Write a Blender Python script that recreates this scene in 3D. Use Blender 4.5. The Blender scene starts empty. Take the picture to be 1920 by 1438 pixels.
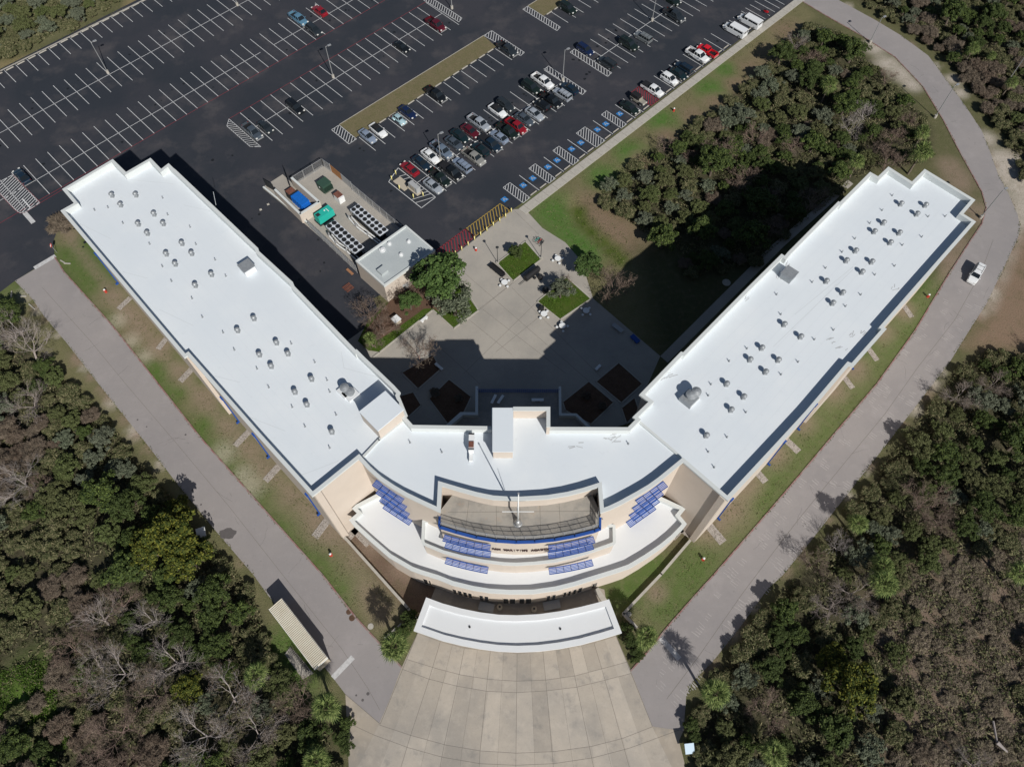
import bpy, math, random
import numpy as np
from mathutils import Vector, Matrix
from mathutils.geometry import tessellate_polygon
R = math.radians
random.seed(7); RNG = np.random.default_rng(11)
SC = bpy.context.scene
COL = SC.collection

# ------------------------------------------------------------ camera
F, PITCH, CH = 1394.633, R(61.4072), 115.576
cam_d = bpy.data.cameras.new('camera'); cam = bpy.data.objects.new('camera', cam_d); COL.objects.link(cam)
cam.location = (0, 0, CH); cam.rotation_euler = (R(90) - PITCH, 0, 0)
cam_d.sensor_width = 36; cam_d.lens = 36 * F / 1920; cam_d.clip_start = 1; cam_d.clip_end = 9000
SC.camera = cam
# ------------------------------------------------------------ light
SUN_EL, SH_AZ = R(37.8), R(116.8)          # shadows fall towards SH_AZ
w = bpy.data.worlds.new('World'); SC.world = w; w.use_nodes = True
nt = w.node_tree; nt.nodes.clear()
sky = nt.nodes.new('ShaderNodeTexSky'); sky.sky_type = 'NISHITA'; sky.sun_disc = False
sky.sun_elevation = SUN_EL
sun_az = SH_AZ + math.pi                    # direction to the sun, ccw from +x
sky.sun_rotation = R(90) - sun_az
sky.air_density = 1.0; sky.dust_density = 0.6
bg = nt.nodes.new('ShaderNodeBackground'); bg.inputs['Strength'].default_value = 0.05
wo = nt.nodes.new('ShaderNodeOutputWorld')
nt.links.new(sky.outputs[0], bg.inputs[0]); nt.links.new(bg.outputs[0], wo.inputs[0])
sl = bpy.data.lights.new('sun', 'SUN'); sl.energy = 4.6; sl.angle = R(0.5); sl.color = (1, .955, .88)
so = bpy.data.objects.new('sun', sl); COL.objects.link(so)
dv = Vector((math.cos(SH_AZ) * math.cos(SUN_EL), math.sin(SH_AZ) * math.cos(SUN_EL), -math.sin(SUN_EL)))
so.rotation_euler = dv.to_track_quat('-Z', 'Y').to_euler(); so.location = (0, 0, 200)
SC.view_settings.view_transform = 'Standard'; SC.view_settings.look = 'None'
SC.view_settings.exposure = 0.0; SC.view_settings.gamma = 1
SC.render.engine = 'CYCLES'; SC.cycles.max_bounces = 5; SC.cycles.transparent_max_bounces = 6

# ------------------------------------------------------------ survey helpers
_cp, _sp = math.cos(PITCH), math.sin(PITCH)
def G(px, py, z=0.0):
    """point of the site at height z that was measured at photo pixel (px, py)"""
    X, Y = (px - 960) / F, (py - 719) / F
    d = (X, _cp - Y * _sp, -_sp - Y * _cp)
    t = (z - CH) / d[2]
    return (d[0] * t, d[1] * t, z)
TH = R(44.73); EU = (math.cos(TH), math.sin(TH)); EN = (math.sin(TH), -math.cos(TH))
def U(u, v, z=0.0): return (u * EU[0] + v * EN[0], u * EU[1] + v * EN[1], z)
def uv(px, py, z=0.0):
    g = G(px, py, z); return (g[0] * EU[0] + g[1] * EU[1], g[0] * EN[0] + g[1] * EN[1])
def GL(pts, z=0.0): return [G(x, y, z)[:2] for x, y in pts]
def height(b, t, z0=0.0):
    """height of the vertical whose foot is at pixel b and top at pixel t"""
    g = G(b[0], b[1], z0); best = (1e9, 0)
    for i in range(2, 300):
        h = i * .1; zz = z0 + h - CH
        depth = g[1] * _cp - zz * _sp; yy = g[1] * _sp + zz * _cp
        e = math.hypot(960 + F * g[0] / depth - t[0], 719 - F * yy / depth - t[1])
        best = min(best, (e, h))
    return best[1]

# ------------------------------------------------------------ materials
MATS = {}
def mat(name, col, rough=.8, noise=None, bump=None, metal=0, coat=0, spec=.3, attr=None, island=0, objvar=None, two=None, emit=None):
    """noise: list of (scale, amount, (r,g,b) towards) ; two: second colour picked per leaf/object"""
    m = bpy.data.materials.new(name); m.use_nodes = True; n = m.node_tree; N = n.nodes; Lk = n.links
    b = N['Principled BSDF']; b.inputs['Roughness'].default_value = rough; b.inputs['Metallic'].default_value = metal
    b.inputs['Specular IOR Level'].default_value = spec; b.inputs['Coat Weight'].default_value = coat
    geo = N.new('ShaderNodeNewGeometry')
    if attr:
        a = N.new('ShaderNodeAttribute'); a.attribute_name = attr; cur = a.outputs['Color']
    else:
        rgb = N.new('ShaderNodeRGB'); rgb.outputs[0].default_value = (*col, 1); cur = rgb.outputs[0]
    def mix(fac, c2, c1, mode='MIX'):
        mx = N.new('ShaderNodeMix'); mx.data_type = 'RGBA'; mx.blend_type = mode
        if isinstance(fac, float): mx.inputs[0].default_value = fac
        else: Lk.new(fac, mx.inputs[0])
        Lk.new(c1, mx.inputs[6])
        if isinstance(c2, tuple): mx.inputs[7].default_value = (*c2, 1)
        else: Lk.new(c2, mx.inputs[7])
        return mx.outputs[2]
    def ramp(src, lo, hi, top=1.0):
        mr = N.new('ShaderNodeMapRange'); Lk.new(src, mr.inputs[0]); mr.inputs[1].default_value = lo; mr.inputs[2].default_value = hi
        mr.inputs[3].default_value = 0; mr.inputs[4].default_value = top; return mr.outputs[0]
    if two:
        src = geo.outputs['Random Per Island'] if island else None
        if not src: oi = N.new('ShaderNodeObjectInfo'); src = oi.outputs['Random']
        cur = mix(ramp(src, .25, .9), two, cur)
    for sc, amt, c2, *lim in (noise or []):
        tx = N.new('ShaderNodeTexNoise'); tx.inputs['Scale'].default_value = sc; tx.inputs['Detail'].default_value = 6; tx.inputs['Roughness'].default_value = .62
        Lk.new(geo.outputs['Position'], tx.inputs['Vector'])
        lo, hi = lim if lim else (.38, .66)
        cur = mix(ramp(tx.outputs[0], lo, hi, amt), c2, cur)
    if island or objvar:
        if island:
            v1 = N.new('ShaderNodeMapRange'); Lk.new(geo.outputs['Random Per Island'], v1.inputs[0])
            v1.inputs[3].default_value = 1 - island; v1.inputs[4].default_value = 1 + island
            hs = N.new('ShaderNodeHueSaturation'); Lk.new(cur, hs.inputs['Color']); Lk.new(v1.outputs[0], hs.inputs['Value']); cur = hs.outputs[0]
        if objvar:
            oi = N.new('ShaderNodeObjectInfo')
            cur = mix(ramp(oi.outputs['Random'], 0, 1, .75), objvar, cur)
    Lk.new(cur, b.inputs['Base Color'])
    if bump:
        tx = N.new('ShaderNodeTexNoise'); tx.inputs['Scale'].default_value = bump[0]; tx.inputs['Detail'].default_value = 5
        Lk.new(geo.outputs['Position'], tx.inputs['Vector'])
        bp = N.new('ShaderNodeBump'); bp.inputs['Strength'].default_value = 1; bp.inputs['Distance'].default_value = bump[1]
        Lk.new(tx.outputs[0], bp.inputs['Height']); Lk.new(bp.outputs[0], b.inputs['Normal'])
    MATS[name] = m; return m
M = MATS
mat('ground', (.1, .1, .05), .95, [(.9, .3, (.20, .165, .11), .48, .7), (.35, .3, (.07, .085, .03), .5, .7), (3.1, .45, (.06, .06, .035), .5, .75), (7, .3, (.34, .30, .24), .62, .78)], (5, .12), attr='Col', spec=.1)
mat('asphalt', (.027, .032, .042), .8, [(.04, .8, (.045, .045, .055), .42, .62), (.13, .85, (.078, .073, .078), .52, .74), (2.3, .3, (.021, .025, .034), .5, .75), (.9, .4, (.016, .019, .026), .62, .74)], (14, .02), spec=.25)
mat('old_asphalt', (.295, .275, .272), .9, [(.07, .5, (.22, .21, .218)), (.6, .45, (.32, .30, .30), .5, .75), (3, .3, (.21, .195, .195), .55, .75), (1.1, .35, (.17, .16, .16), .64, .72), (.18, .4, (.34, .315, .315), .55, .66)], (10, .02), spec=.15)
mat('concrete', (.37, .325, .27), .9, [(.10, .75, (.26, .242, .218), .42, .6), (.7, .5, (.46, .41, .35), .5, .7), (3, .35, (.28, .26, .235), .55, .75), (.33, .5, (.25, .24, .225), .56, .68)], (9, .015), spec=.2)
mat('plaza_concrete', (.37, .345, .31), .9, [(.12, .5, (.25, .24, .225), .4, .62), (.8, .5, (.38, .35, .31), .5, .7), (3, .4, (.22, .21, .2), .55, .75)], (9, .015), spec=.2)
mat('joint', (.17, .155, .14), .9)
mat('paint_white', (.62, .63, .64), .7, [(4, .5, (.4, .41, .42), .5, .75)])
mat('paint_worn', (.52, .52, .53), .8, [(2.5, .5, (.3, .3, .3), .47, .62)])
mat('paint_red', (.23, .028, .04), .8, [(1.5, .6, (.12, .035, .045), .48, .66)])
mat('paint_yellow', (.44, .30, .06), .8, [(3, .5, (.3, .22, .06), .5, .7)])
mat('paint_blue', (.02, .17, .45), .7)
mat('kerb_red', (.25, .13, .12), .9, [(1.0, .9, (.27, .23, .21), .42, .6)])
mat('kerb_concrete', (.42, .40, .36), .9, [(2, .5, (.3, .28, .25))])
mat('grass_bed', (.055, .10, .012), .95, [(.5, .6, (.09, .10, .03)), (3, .5, (.03, .06, .008)), (1.1, .5, (.15, .11, .06), .58, .7)], (7, .1), spec=.1)
mat('mulch', (.115, .07, .048), .95, [(1, .6, (.17, .11, .08)), (5, .5, (.06, .04, .03))], (9, .08), spec=.1)
mat('soil', (.17, .125, .095), .95, [(1.2, .6, (.24, .18, .14)), (4, .6, (.08, .06, .045)), (9, .5, (.36, .32, .28), .6, .72)], (8, .1), spec=.1)
mat('gravel', (.38, .34, .31), .95, [(6, .9, (.14, .12, .1), .45, .6), (11, .6, (.6, .57, .53), .5, .6)], (9, .12), spec=.1)
mat('roof_white', (.68, .725, .765), .6, [(.035, .5, (.61, .665, .72), .42, .62), (.12, .35, (.75, .78, .80), .5, .7), (.9, .2, (.48, .51, .54), .6, .76), (2.2, .15, (.45, .47, .49), .66, .8)], spec=.25)
mat('roof_white_bright', (.66, .68, .70), .55, [(.3, .3, (.7, .72, .74), .45, .7), (1.3, .25, (.55, .55, .56), .62, .78)], spec=.25)
mat('cap_white', (.58, .61, .61), .7, [(.5, .3, (.56, .59, .60), .45, .7), (2, .2, (.5, .5, .5), .6, .78)])
mat('stucco', (.56, .495, .435), .9, [(.3, .4, (.50, .44, .385), .42, .64), (1.7, .2, (.45, .395, .345), .55, .78)], (12, .01), spec=.15)
mat('plant_roof', (.42, .46, .475), .7, [(.35, .5, (.35, .39, .41)), (2, .3, (.5, .52, .53), .5, .75)])
mat('deck', (.33, .31, .28), .9, [(.28, .75, (.22, .215, .205), .42, .6), (1, .5, (.40, .36, .31), .5, .68), (.5, .5, (.16, .16, .155), .57, .68), (.45, .4, (.38, .28, .2), .6, .7)], spec=.2)
mat('blue_metal', (.022, .075, .30), .6, spec=.2)
mat('blue_louver', (.05, .12, .42), .65, [(3, .3, (.08, .16, .46))], spec=.15)
mat('metal', (.55, .56, .57), .4, metal=.6)
mat('galv', (.27, .29, .31), .5, [(3, .4, (.48, .5, .52))], metal=.3)
mat('white_metal', (.74, .76, .77), .4)
mat('dark_metal', (.03, .032, .035), .5)
mat('pole_grey', (.30, .31, .32), .5, metal=.2)
mat('glass_dark', (.012, .016, .02), .08, spec=.6)
mat('rubber', (.02, .02, .02), .85)
mat('black_plastic', (.018, .018, .02), .5)
mat('lamp_clear', (.75, .75, .72), .2, spec=.6)
mat('lamp_red', (.12, .008, .008), .3)
mat('rust', (.13, .048, .035), .8, [(2, .7, (.22, .10, .07))])
mat('bin_blue', (.01, .13, .50), .5, [(2, .3, (.01, .08, .3))])
mat('teal', (.02, .40, .33), .5, [(1.5, .3, (.04, .46, .38))])
mat('box_green', (.035, .075, .055), .6)
mat('box_grey', (.36, .37, .38), .6)
mat('box_beige', (.42, .37, .30), .7, [(3, .3, (.5, .45, .35))])
mat('shed_roof', (.52, .49, .41), .7, [(.8, .6, (.42, .37, .29)), (3, .4, (.60, .58, .52), .5, .7)])
mat('bollard_yellow', (.75, .68, .28), .6)
mat('orange', (.30, .15, .08), .8)
mat('hydrant_red', (.5, .06, .04), .5)
mat('letter', (.06, .03, .03), .6)
mat('bark', (.13, .105, .085), .95, [(6, .5, (.07, .055, .045))])
mat('palm_bark', (.17, .14, .11), .95, [(6, .6, (.08, .065, .05))])
def leafmat(name, c1, c2, island=.35, objvar=None):
    return mat(name, c1, .75, two=c2, island=island, objvar=objvar, spec=.22)
leafmat('leaf_oak', (.034, .057, .016), (.080, .108, .026), .45, (.042, .060, .018))
leafmat('leaf_olive', (.085, .104, .036), (.062, .084, .026), .45, (.098, .098, .046))
leafmat('leaf_grey', (.085, .108, .066), (.125, .14, .095), .4, (.10, .11, .078))
leafmat('leaf_yellow', (.045, .068, .012), (.115, .115, .018), .45)
leafmat('leaf_court', (.04, .085, .02), (.075, .12, .03), .4, (.06, .10, .03))
leafmat('twig_brown', (.165, .118, .09), (.11, .09, .068), .4, (.15, .125, .095))
leafmat('brush_mix', (.070, .088, .032), (.135, .122, .068), .5)
leafmat('marsh', (.235, .185, .15), (.15, .135, .085), .5)
leafmat('palm_leaf', (.055, .095, .022), (.15, .185, .06), .35)
leafmat('palm_dry', (.32, .26, .17), (.24, .18, .12), .3)
mat('bare_grey', (.34, .31, .30), .9, objvar=(.26, .21, .19))
mat('bare_rose', (.26, .18, .155), .9, objvar=(.20, .15, .13))
leafmat('vine', (.05, .10, .012), (.075, .13, .018), .3)

# ------------------------------------------------------------ mesh builder
class MB:
    def __init__(s): s.v = []; s.f = []; s.m = []; s.mi = 0
    def add(s, vs, fs):
        o = len(s.v); s.v += [tuple(p) for p in vs]; s.f += [tuple(i + o for i in f) for f in fs]; s.m += [s.mi] * len(fs); return s
    def box(s, c, d, rz=0, taper=1.0):
        x, y, z = d[0] / 2, d[1] / 2, d[2] / 2; cr, sr = math.cos(rz), math.sin(rz); vs = []
        for k, zz in ((1, -z), (taper, z)):
            for a, b in ((-x, -y), (x, -y), (x, y), (-x, y)):
                a, b = a * k, b * k
                vs.append((c[0] + a * cr - b * sr, c[1] + a * sr + b * cr, c[2] + zz))
        return s.add(vs, [(3, 2, 1, 0), (4, 5, 6, 7), (0, 1, 5, 4), (1, 2, 6, 5), (2, 3, 7, 6), (3, 0, 4, 7)])
    def prism(s, poly, z0, z1, top=True, bottom=False, sides=True):
        n = len(poly); vs = [(p[0], p[1], z0) for p in poly] + [(p[0], p[1], z1) for p in poly]; fs = []
        if area(poly) < 0:
            poly = poly[::-1]; vs = [(p[0], p[1], z0) for p in poly] + [(p[0], p[1], z1) for p in poly]
        if sides: fs += [(i, (i + 1) % n, n + (i + 1) % n, n + i) for i in range(n)]
        if top or bottom:
            tr = tessellate_polygon([[Vector((p[0], p[1], 0)) for p in poly]])
            for t in tr:
                a = area([poly[i] for i in t])
                t = t if a > 0 else t[::-1]
                if top: fs.append(tuple(n + i for i in t))
                if bottom: fs.append(tuple(i for i in t[::-1]))
        return s.add(vs, fs)
    def sheet(s, poly, z): return s.prism(poly, z, z, True, False, False)
    def strip(s, pts, wd, z, h=0):
        for a, b in zip(pts, pts[1:]):
            dx, dy = b[0] - a[0], b[1] - a[1]; L = math.hypot(dx, dy)
            if L < 1e-6: continue
            nx, ny = -dy / L * wd / 2, dx / L * wd / 2; ex, ey = dx / L * wd * .25, dy / L * wd * .25
            q = [(a[0] - nx - ex, a[1] - ny - ey), (b[0] - nx + ex, b[1] - ny + ey), (b[0] + nx + ex, b[1] + ny + ey), (a[0] + nx - ex, a[1] + ny - ey)]
            if h: s.prism(q, z, z + h)
            else: s.add([(*p, z) for p in q], [(0, 1, 2, 3)])
        return s
    def tube(s, p0, p1, r0, r1=None, n=8, cap=True):
        r1 = r0 if r1 is None else r1
        a, b = Vector(p0), Vector(p1); d = (b - a).normalized() if (b - a).length > 0 else Vector((0, 0, 1))
        u = d.orthogonal().normalized(); w_ = d.cross(u); vs = []
        for p, r in ((a, r0), (b, r1)):
            for i in range(n):
                t = 2 * math.pi * i / n; vs.append(p + u * math.cos(t) * r + w_ * math.sin(t) * r)
        fs = [(i, (i + 1) % n, n + (i + 1) % n, n + i) for i in range(n)]
        if cap: fs += [tuple(range(n))[::-1], tuple(range(n, 2 * n))]
        return s.add(vs, fs)
    def cyl(s, c, r, h, n=12, r1=None): return s.tube(c, (c[0], c[1], c[2] + h), r, r1, n)
    def ring(s, c, R_, r, ax=(0, 0, 1), n=14, k=5):
        a = Vector(ax).normalized(); u = a.orthogonal().normalized(); w_ = a.cross(u); vs = []; fs = []
        for i in range(n):
            t = 2 * math.pi * i / n; d = u * math.cos(t) + w_ * math.sin(t)
            for j in range(k):
                q = 2 * math.pi * j / k; vs.append(Vector(c) + d * (R_ + r * math.cos(q)) + a * r * math.sin(q))
        for i in range(n):
            for j in range(k):
                fs.append((i * k + j, ((i + 1) % n) * k + j, ((i + 1) % n) * k + (j + 1) % k, i * k + (j + 1) % k))
        return s.add(vs, fs)
    def loft(s, rings, caps=True):
        n = len(rings[0]); vs = [p for r in rings for p in r]; fs = []
        for k in range(len(rings) - 1):
            for i in range(n): fs.append((k * n + i, k * n + (i + 1) % n, (k + 1) * n + (i + 1) % n, (k + 1) * n + i))
        if caps: fs += [tuple(range(n))[::-1], tuple(range((len(rings) - 1) * n, len(rings) * n))]
        return s.add(vs, fs)
    def build(s, name, m, parent=None, smooth=False, loc=None):
        off = Vector((0, 0, 0))
        if parent is not None:
            p = parent
            while p is not None: off += Vector(p.location); p = p.parent
        if loc is not None: off = Vector(loc)
        me = bpy.data.meshes.new(name); me.from_pydata([Vector(v) - off for v in s.v], [], s.f)
        ms = m if isinstance(m, (list, tuple)) else [m]
        for q in ms: me.materials.append(M[q] if isinstance(q, str) else q)
        if len(ms) > 1: me.polygons.foreach_set('material_index', s.m)
        if smooth: me.polygons.foreach_set('use_smooth', [True] * len(me.polygons))
        me.update(); o = bpy.data.objects.new(name, me); COL.objects.link(o)
        if parent is not None: o.parent = parent
        elif loc is not None: o.location = loc
        return o
def area(p): return .5 * sum(p[i][0] * p[(i + 1) % len(p)][1] - p[(i + 1) % len(p)][0] * p[i][1] for i in range(len(p)))
def offset(poly, d):
    """inward offset of a polygon, mitred"""
    p = [Vector(q[:2]) for q in poly]; sg = 1 if area(poly) > 0 else -1; n = len(p); out = []
    for i in range(n):
        a, b, c = p[i - 1], p[i], p[(i + 1) % n]
        e1 = (b - a).normalized(); e2 = (c - b).normalized()
        n1 = Vector((-e1.y, e1.x)) * sg; n2 = Vector((-e2.y, e2.x)) * sg
        k = 1 + n1.dot(n2)
        q = b + (n1 + n2) / max(k, .25) * d
        out.append((q.x, q.y))
    return out
def tag(o, label, cat, group=None):
    o['label'] = label; o['category'] = cat
    if group: o['group'] = group
    return o
def thing(name, label, cat, loc=(0, 0, 0), rz=0, group=None):
    o = bpy.data.objects.new(name, None); COL.objects.link(o); o.location = loc; o.rotation_euler = (0, 0, rz)
    o.empty_display_size = .5
    return tag(o, label, cat, group)
def struct(o, kind='structure'): o['kind'] = kind; return o
def dup(root, loc, rz=0, label=None, group=None, scale=None):
    r = root.copy(); COL.objects.link(r); r.location = loc; r.rotation_euler = (0, 0, rz)
    if scale is not None: r.scale = scale if isinstance(scale, tuple) else (scale,) * 3
    if label: r['label'] = label
    if group: r['group'] = group
    for ch in list(root.children):
        c = ch.copy(); COL.objects.link(c); c.parent = r
        for g in ch.children:
            d = g.copy(); COL.objects.link(d); d.parent = c
    return r

# ------------------------------------------------------------ ground
def polydist(P, poly):
    """signed distance, positive inside"""
    x, y = P[:, 0], P[:, 1]; d = np.full(len(P), 1e9); ins = np.zeros(len(P), bool); n = len(poly)
    for i in range(n):
        x1, y1 = poly[i][:2]; x2, y2 = poly[(i + 1) % n][:2]
        dx, dy = x2 - x1, y2 - y1; L2 = dx * dx + dy * dy + 1e-12
        t = np.clip(((x - x1) * dx + (y - y1) * dy) / L2, 0, 1)
        d = np.minimum(d, np.hypot(x - x1 - t * dx, y - y1 - t * dy))
        c = ((y1 > y) != (y2 > y)) & (x < dx * (y - y1) / (dy if abs(dy) > 1e-12 else 1e-12) + x1)
        ins ^= c
    return np.where(ins, d, -d)
Z_WL = [(-300, 560), (0, 570), (45, 600), (75, 650), (112, 705), (150, 745), (190, 775), (240, 832), (290, 893), (350, 955), (385, 998), (440, 1065), (470, 1105), (492, 1150), (500, 1190), (522, 1235), (560, 1290), (608, 1335), (636, 1440), (636, 1640), (-400, 1640)]
Z_WR = [(2300, 600), (1905, 665), (1850, 655), (1800, 690), (1752, 745), (1705, 805), (1650, 880), (1600, 950), (1548, 1012), (1495, 1075), (1447, 1128), (1405, 1190), (1370, 1235), (1330, 1285), (1305, 1325), (1300, 1440), (1300, 1640), (2400, 1640)]
Z_WU = [(1590, -10), (1650, 25), (1705, 55), (1765, 100), (1805, 150), (1845, 205), (1885, 260), (1910, 315), (1935, 370), (2200, 370), (2100, -160), (1540, -160)]
Z_WM = [(1515, 45), (1560, 55), (1600, 85), (1650, 130), (1690, 175), (1718, 205), (1745, 245), (1742, 295), (1700, 312), (1640, 318), (1590, 350), (1540, 395), (1480, 440), (1420, 495), (1300, 520), (1240, 470), (1190, 425), (1130, 385), (1128, 350), (1200, 295), (1280, 245), (1340, 205), (1400, 155), (1455, 100), (1490, 60)]
Z_WT = [(-160, -160), (330, -160), (250, -60), (215, 5), (150, 45), (60, 88), (-10, 112), (-160, 170)]
Z_MARSH = [(1640, 1100), (1720, 1060), (1800, 1010), (1900, 1000), (2300, 1000), (2400, 1640), (1680, 1640), (1660, 1440), (1650, 1300)]
LEFT_LP = [(28, 527), (125, 643), (225, 770), (333, 907), (475, 1078)]
RIGHT_OP = [(1298, 1278), (1438, 1105), (1590, 925), (1749, 720), (1850, 567), (1908, 447), (1871, 325), (1740, 105), (1572, 1)]
def make_ground():
    def axis(lo, hi, far_lo, far_hi, st=1.0):
        a = list(np.arange(lo, hi + .1, st)); L = []; d = 4.0; x = lo
        while x > far_lo: x -= d; d *= 1.6; L.append(x)
        H_ = []; d = 4.0; x = hi
        while x < far_hi: x += d; d *= 1.6; H_.append(x)
        return np.array(L[::-1] + a + H_)
    xs = axis(-165, 165, -4000, 4000); ys = axis(-15, 200, -4000, 4000)
    X, Y = np.meshgrid(xs, ys); P = np.stack([X.ravel(), Y.ravel()], 1)
    col = np.tile(np.array([.085, .085, .042]), (len(P), 1))
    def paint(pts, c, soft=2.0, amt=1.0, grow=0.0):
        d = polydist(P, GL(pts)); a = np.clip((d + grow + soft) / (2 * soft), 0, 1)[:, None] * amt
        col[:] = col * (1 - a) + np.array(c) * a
    def blob(px, py, r, c, amt=1.0):
        g = G(px, py); d = np.hypot(P[:, 0] - g[0], P[:, 1] - g[1]); a = np.clip(1.3 - d / r, 0, 1)[:, None] * amt
        col[:] = col * (1 - a) + np.array(c) * a
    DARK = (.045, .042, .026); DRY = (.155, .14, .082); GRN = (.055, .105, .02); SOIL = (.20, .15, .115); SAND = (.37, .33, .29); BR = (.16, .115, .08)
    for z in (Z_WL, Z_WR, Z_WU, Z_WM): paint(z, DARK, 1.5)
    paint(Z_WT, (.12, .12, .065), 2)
    paint(Z_MARSH, (.14, .105, .08), 4)
    paint([(-100, 210), (-10, 118), (110, 90), (220, 40), (260, -60), (400, -60), (270, 2), (0, 134), (-100, 190)], (.17, .14, .075), 1)
    # strip beside the left wing
    paint([(118, 418), (104, 450), (103, 482), (212, 610), (298, 720), (376, 820), (481, 938), (605, 1078), (752, 1250), (790, 1180), (640, 1000), (300, 600)], (.115, .115, .055), .8)
    for p in ((150, 470, 7), (190, 520, 6), (215, 580, 5), (300, 690, 4), (330, 720, 5), (395, 790, 5), (430, 830, 5), (470, 880, 5), (520, 930, 5), (560, 985, 6), (605, 1040, 4), (650, 1090, 4)): blob(*p, GRN, .75)
    for p in ((130, 440, 3), (210, 560, 4), (260, 610, 4), (300, 650, 3), (340, 700, 3), (385, 750, 3.5), (430, 800, 3.5), (470, 840, 3.5), (500, 880, 3.5), (545, 930, 4), (590, 975, 4), (620, 1000, 4), (670, 1050, 4), (240, 585, 3), (690, 1110, 3), (720, 1150, 3)): blob(*p, SOIL, .7)
    for p in ((222, 600, 2), (245, 640, 2), (270, 668, 2), (420, 850, 2.5), (470, 915, 2.5), (455, 890, 2)): blob(*p, (.33, .30, .24), .6)
    # garden beds in front of the curved block
    paint([(645, 1003), (665, 985), (700, 1020), (770, 1075), (830, 1090), (815, 1130), (790, 1165), (760, 1140), (700, 1070)], (.115, .08, .06), .5)
    for p in ((700, 1020, 2), (760, 1060, 2.5), (790, 1080, 2)): blob(*p, SOIL, .8)
    paint([(1155, 1170), (1130, 1095), (1200, 1050), (1285, 985), (1300, 1010), (1240, 1080)], (.10, .085, .05), .5)
    for p in ((1225, 1060, 3), (1190, 1095, 3), (1160, 1120, 3)): blob(*p, GRN, .7)
    paint([(1170, 1165), (1245, 1085), (1310, 1010), (1370, 940), (1480, 830), (1600, 700), (1760, 520), (1838, 430), (1845, 360), (1840, 300), (1900, 330), (1850, 400), (1700, 650), (1500, 890), (1338, 1078), (1253, 1173), (1210, 1215)], (.135, .12, .07), .8)
    paint([(1310, 1005), (1370, 935), (1480, 825), (1600, 695), (1760, 515), (1790, 480), (1800, 490), (1620, 715), (1490, 855), (1380, 965), (1320, 1020)], (.21, .16, .12), .9, .8)
    paint([(120, 425), (300, 640), (480, 850), (640, 1005), (655, 1030), (625, 1020), (470, 860), (290, 665), (130, 460)], (.20, .155, .115), .9, .75)
    for p in ((1745, 540, 4), (1720, 575, 5), (1690, 610, 6), (1660, 650, 5), (1620, 690, 5), (1580, 740, 5), (1540, 790, 5), (1500, 830, 5), (1460, 880, 5), (1420, 925, 5), (1385, 960, 5), (1340, 1010, 4), (1310, 1060, 4), (1280, 1100, 5), (1240, 1140, 4)): blob(*p, GRN, .6)
    for p in ((1790, 450, 4), (1770, 480, 3.5), (1830, 400, 4), (1800, 340, 4), (1780, 310, 3), (1690, 580, 3), (1650, 620, 3), (1600, 690, 3), (1560, 730, 3), (1500, 790, 3), (1450, 850, 3), (1400, 905, 3), (1370, 950, 4), (1330, 990, 3.5), (1230, 1110, 2)): blob(*p, SOIL, .8)
    # swale lawn between car park and right wing
    paint([(984, 393), (1037, 360), (1135, 283), (1210, 228), (1310, 150), (1386, 90), (1440, 51), (1502, 5), (1530, 30), (1480, 70), (1400, 150), (1200, 290), (1120, 370), (1150, 400), (1240, 440), (1400, 540), (1240, 720), (1110, 560), (1060, 455)], (.125, .115, .06), 1)
    for p in ((1040, 400, 6), (1080, 440, 5), (1100, 470, 4), (1130, 330, 4), (1180, 285, 4), (1240, 225, 4), (1330, 165, 4), (1360, 130, 3)): blob(*p, (.05, .12, .02), .85)
    for p in ((1100, 385, 4), (1120, 410, 5), (1150, 430, 5), (1200, 300, 3), (1250, 255, 3), (1300, 215, 3), (1340, 190, 3), (1380, 160, 3), (1410, 130, 4), (1440, 100, 4), (1480, 60, 5), (1180, 455, 5)): blob(*p, BR, .85)
    for p in ((1085, 395, 2.2), (1092, 415, 2), (1110, 432, 2), (1130, 450, 2), (1150, 468, 2.2), (1165, 485, 2)): blob(*p, (.045, .075, .008), .95)
    paint([(1185, 470), (1400, 400), (1620, 330), (1590, 360), (1400, 545), (1240, 700)], (.035, .04, .02), 3, .8)  # shade of the right wing, painted into the ground colour
    # sandy verges of the right road
    for p in ((1640, 90, 3), (1665, 120, 3.5), (1690, 140, 3), (1712, 160, 2.5), (1790, 150, 2), (1800, 175, 2), (1850, 260, 2.5), (1880, 300, 4), (1900, 320, 5), (1918, 350, 6), (1925, 400, 5), (1915, 440, 4), (1900, 480, 3.5), (1885, 520, 3), (1872, 560, 3), (1866, 580, 2)): blob(*p, SAND, .85)
    paint([(1915, 430), (1880, 520), (1850, 590), (1810, 650), (1900, 660), (2200, 640), (2200, 430)], (.17, .12, .085), 2)
    paint([(0, 530), (28, 527), (60, 560), (85, 595), (127, 645), (187, 722), (227, 772), (300, 860), (400, 990), (476, 1080), (500, 1120), (560, 1240), (625, 1275), (650, 1310), (636, 1330), (600, 1310), (540, 1260), (490, 1150), (430, 1070), (360, 970), (280, 880), (200, 790), (140, 735), (75, 660), (30, 600), (-20, 590)], (.12, .115, .06), 1)
    for l, n_ in ((LEFT_LP, 26), (RIGHT_OP, 40)):
        for i in range(n_):
            t = random.random() * (len(l) - 1); k_ = int(t); p_ = (l[k_][0] + (l[k_ + 1][0] - l[k_][0]) * (t - k_), l[k_][1] + (l[k_ + 1][1] - l[k_][1]) * (t - k_)); blob(p_[0], p_[1], random.uniform(.8, 1.7), random.choice((SOIL, SAND, SOIL)), .75)
    blob(70, 1310, 7, (.07, .12, .02), .9); blob(40, 1350, 5, (.07, .12, .02), .8)
    blob(20, 545, 5, GRN, .5); blob(535, 1215, 4, GRN, .8); blob(560, 1270, 4, GRN, .8)
    col *= 1.3; z = np.zeros(len(P))
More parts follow.
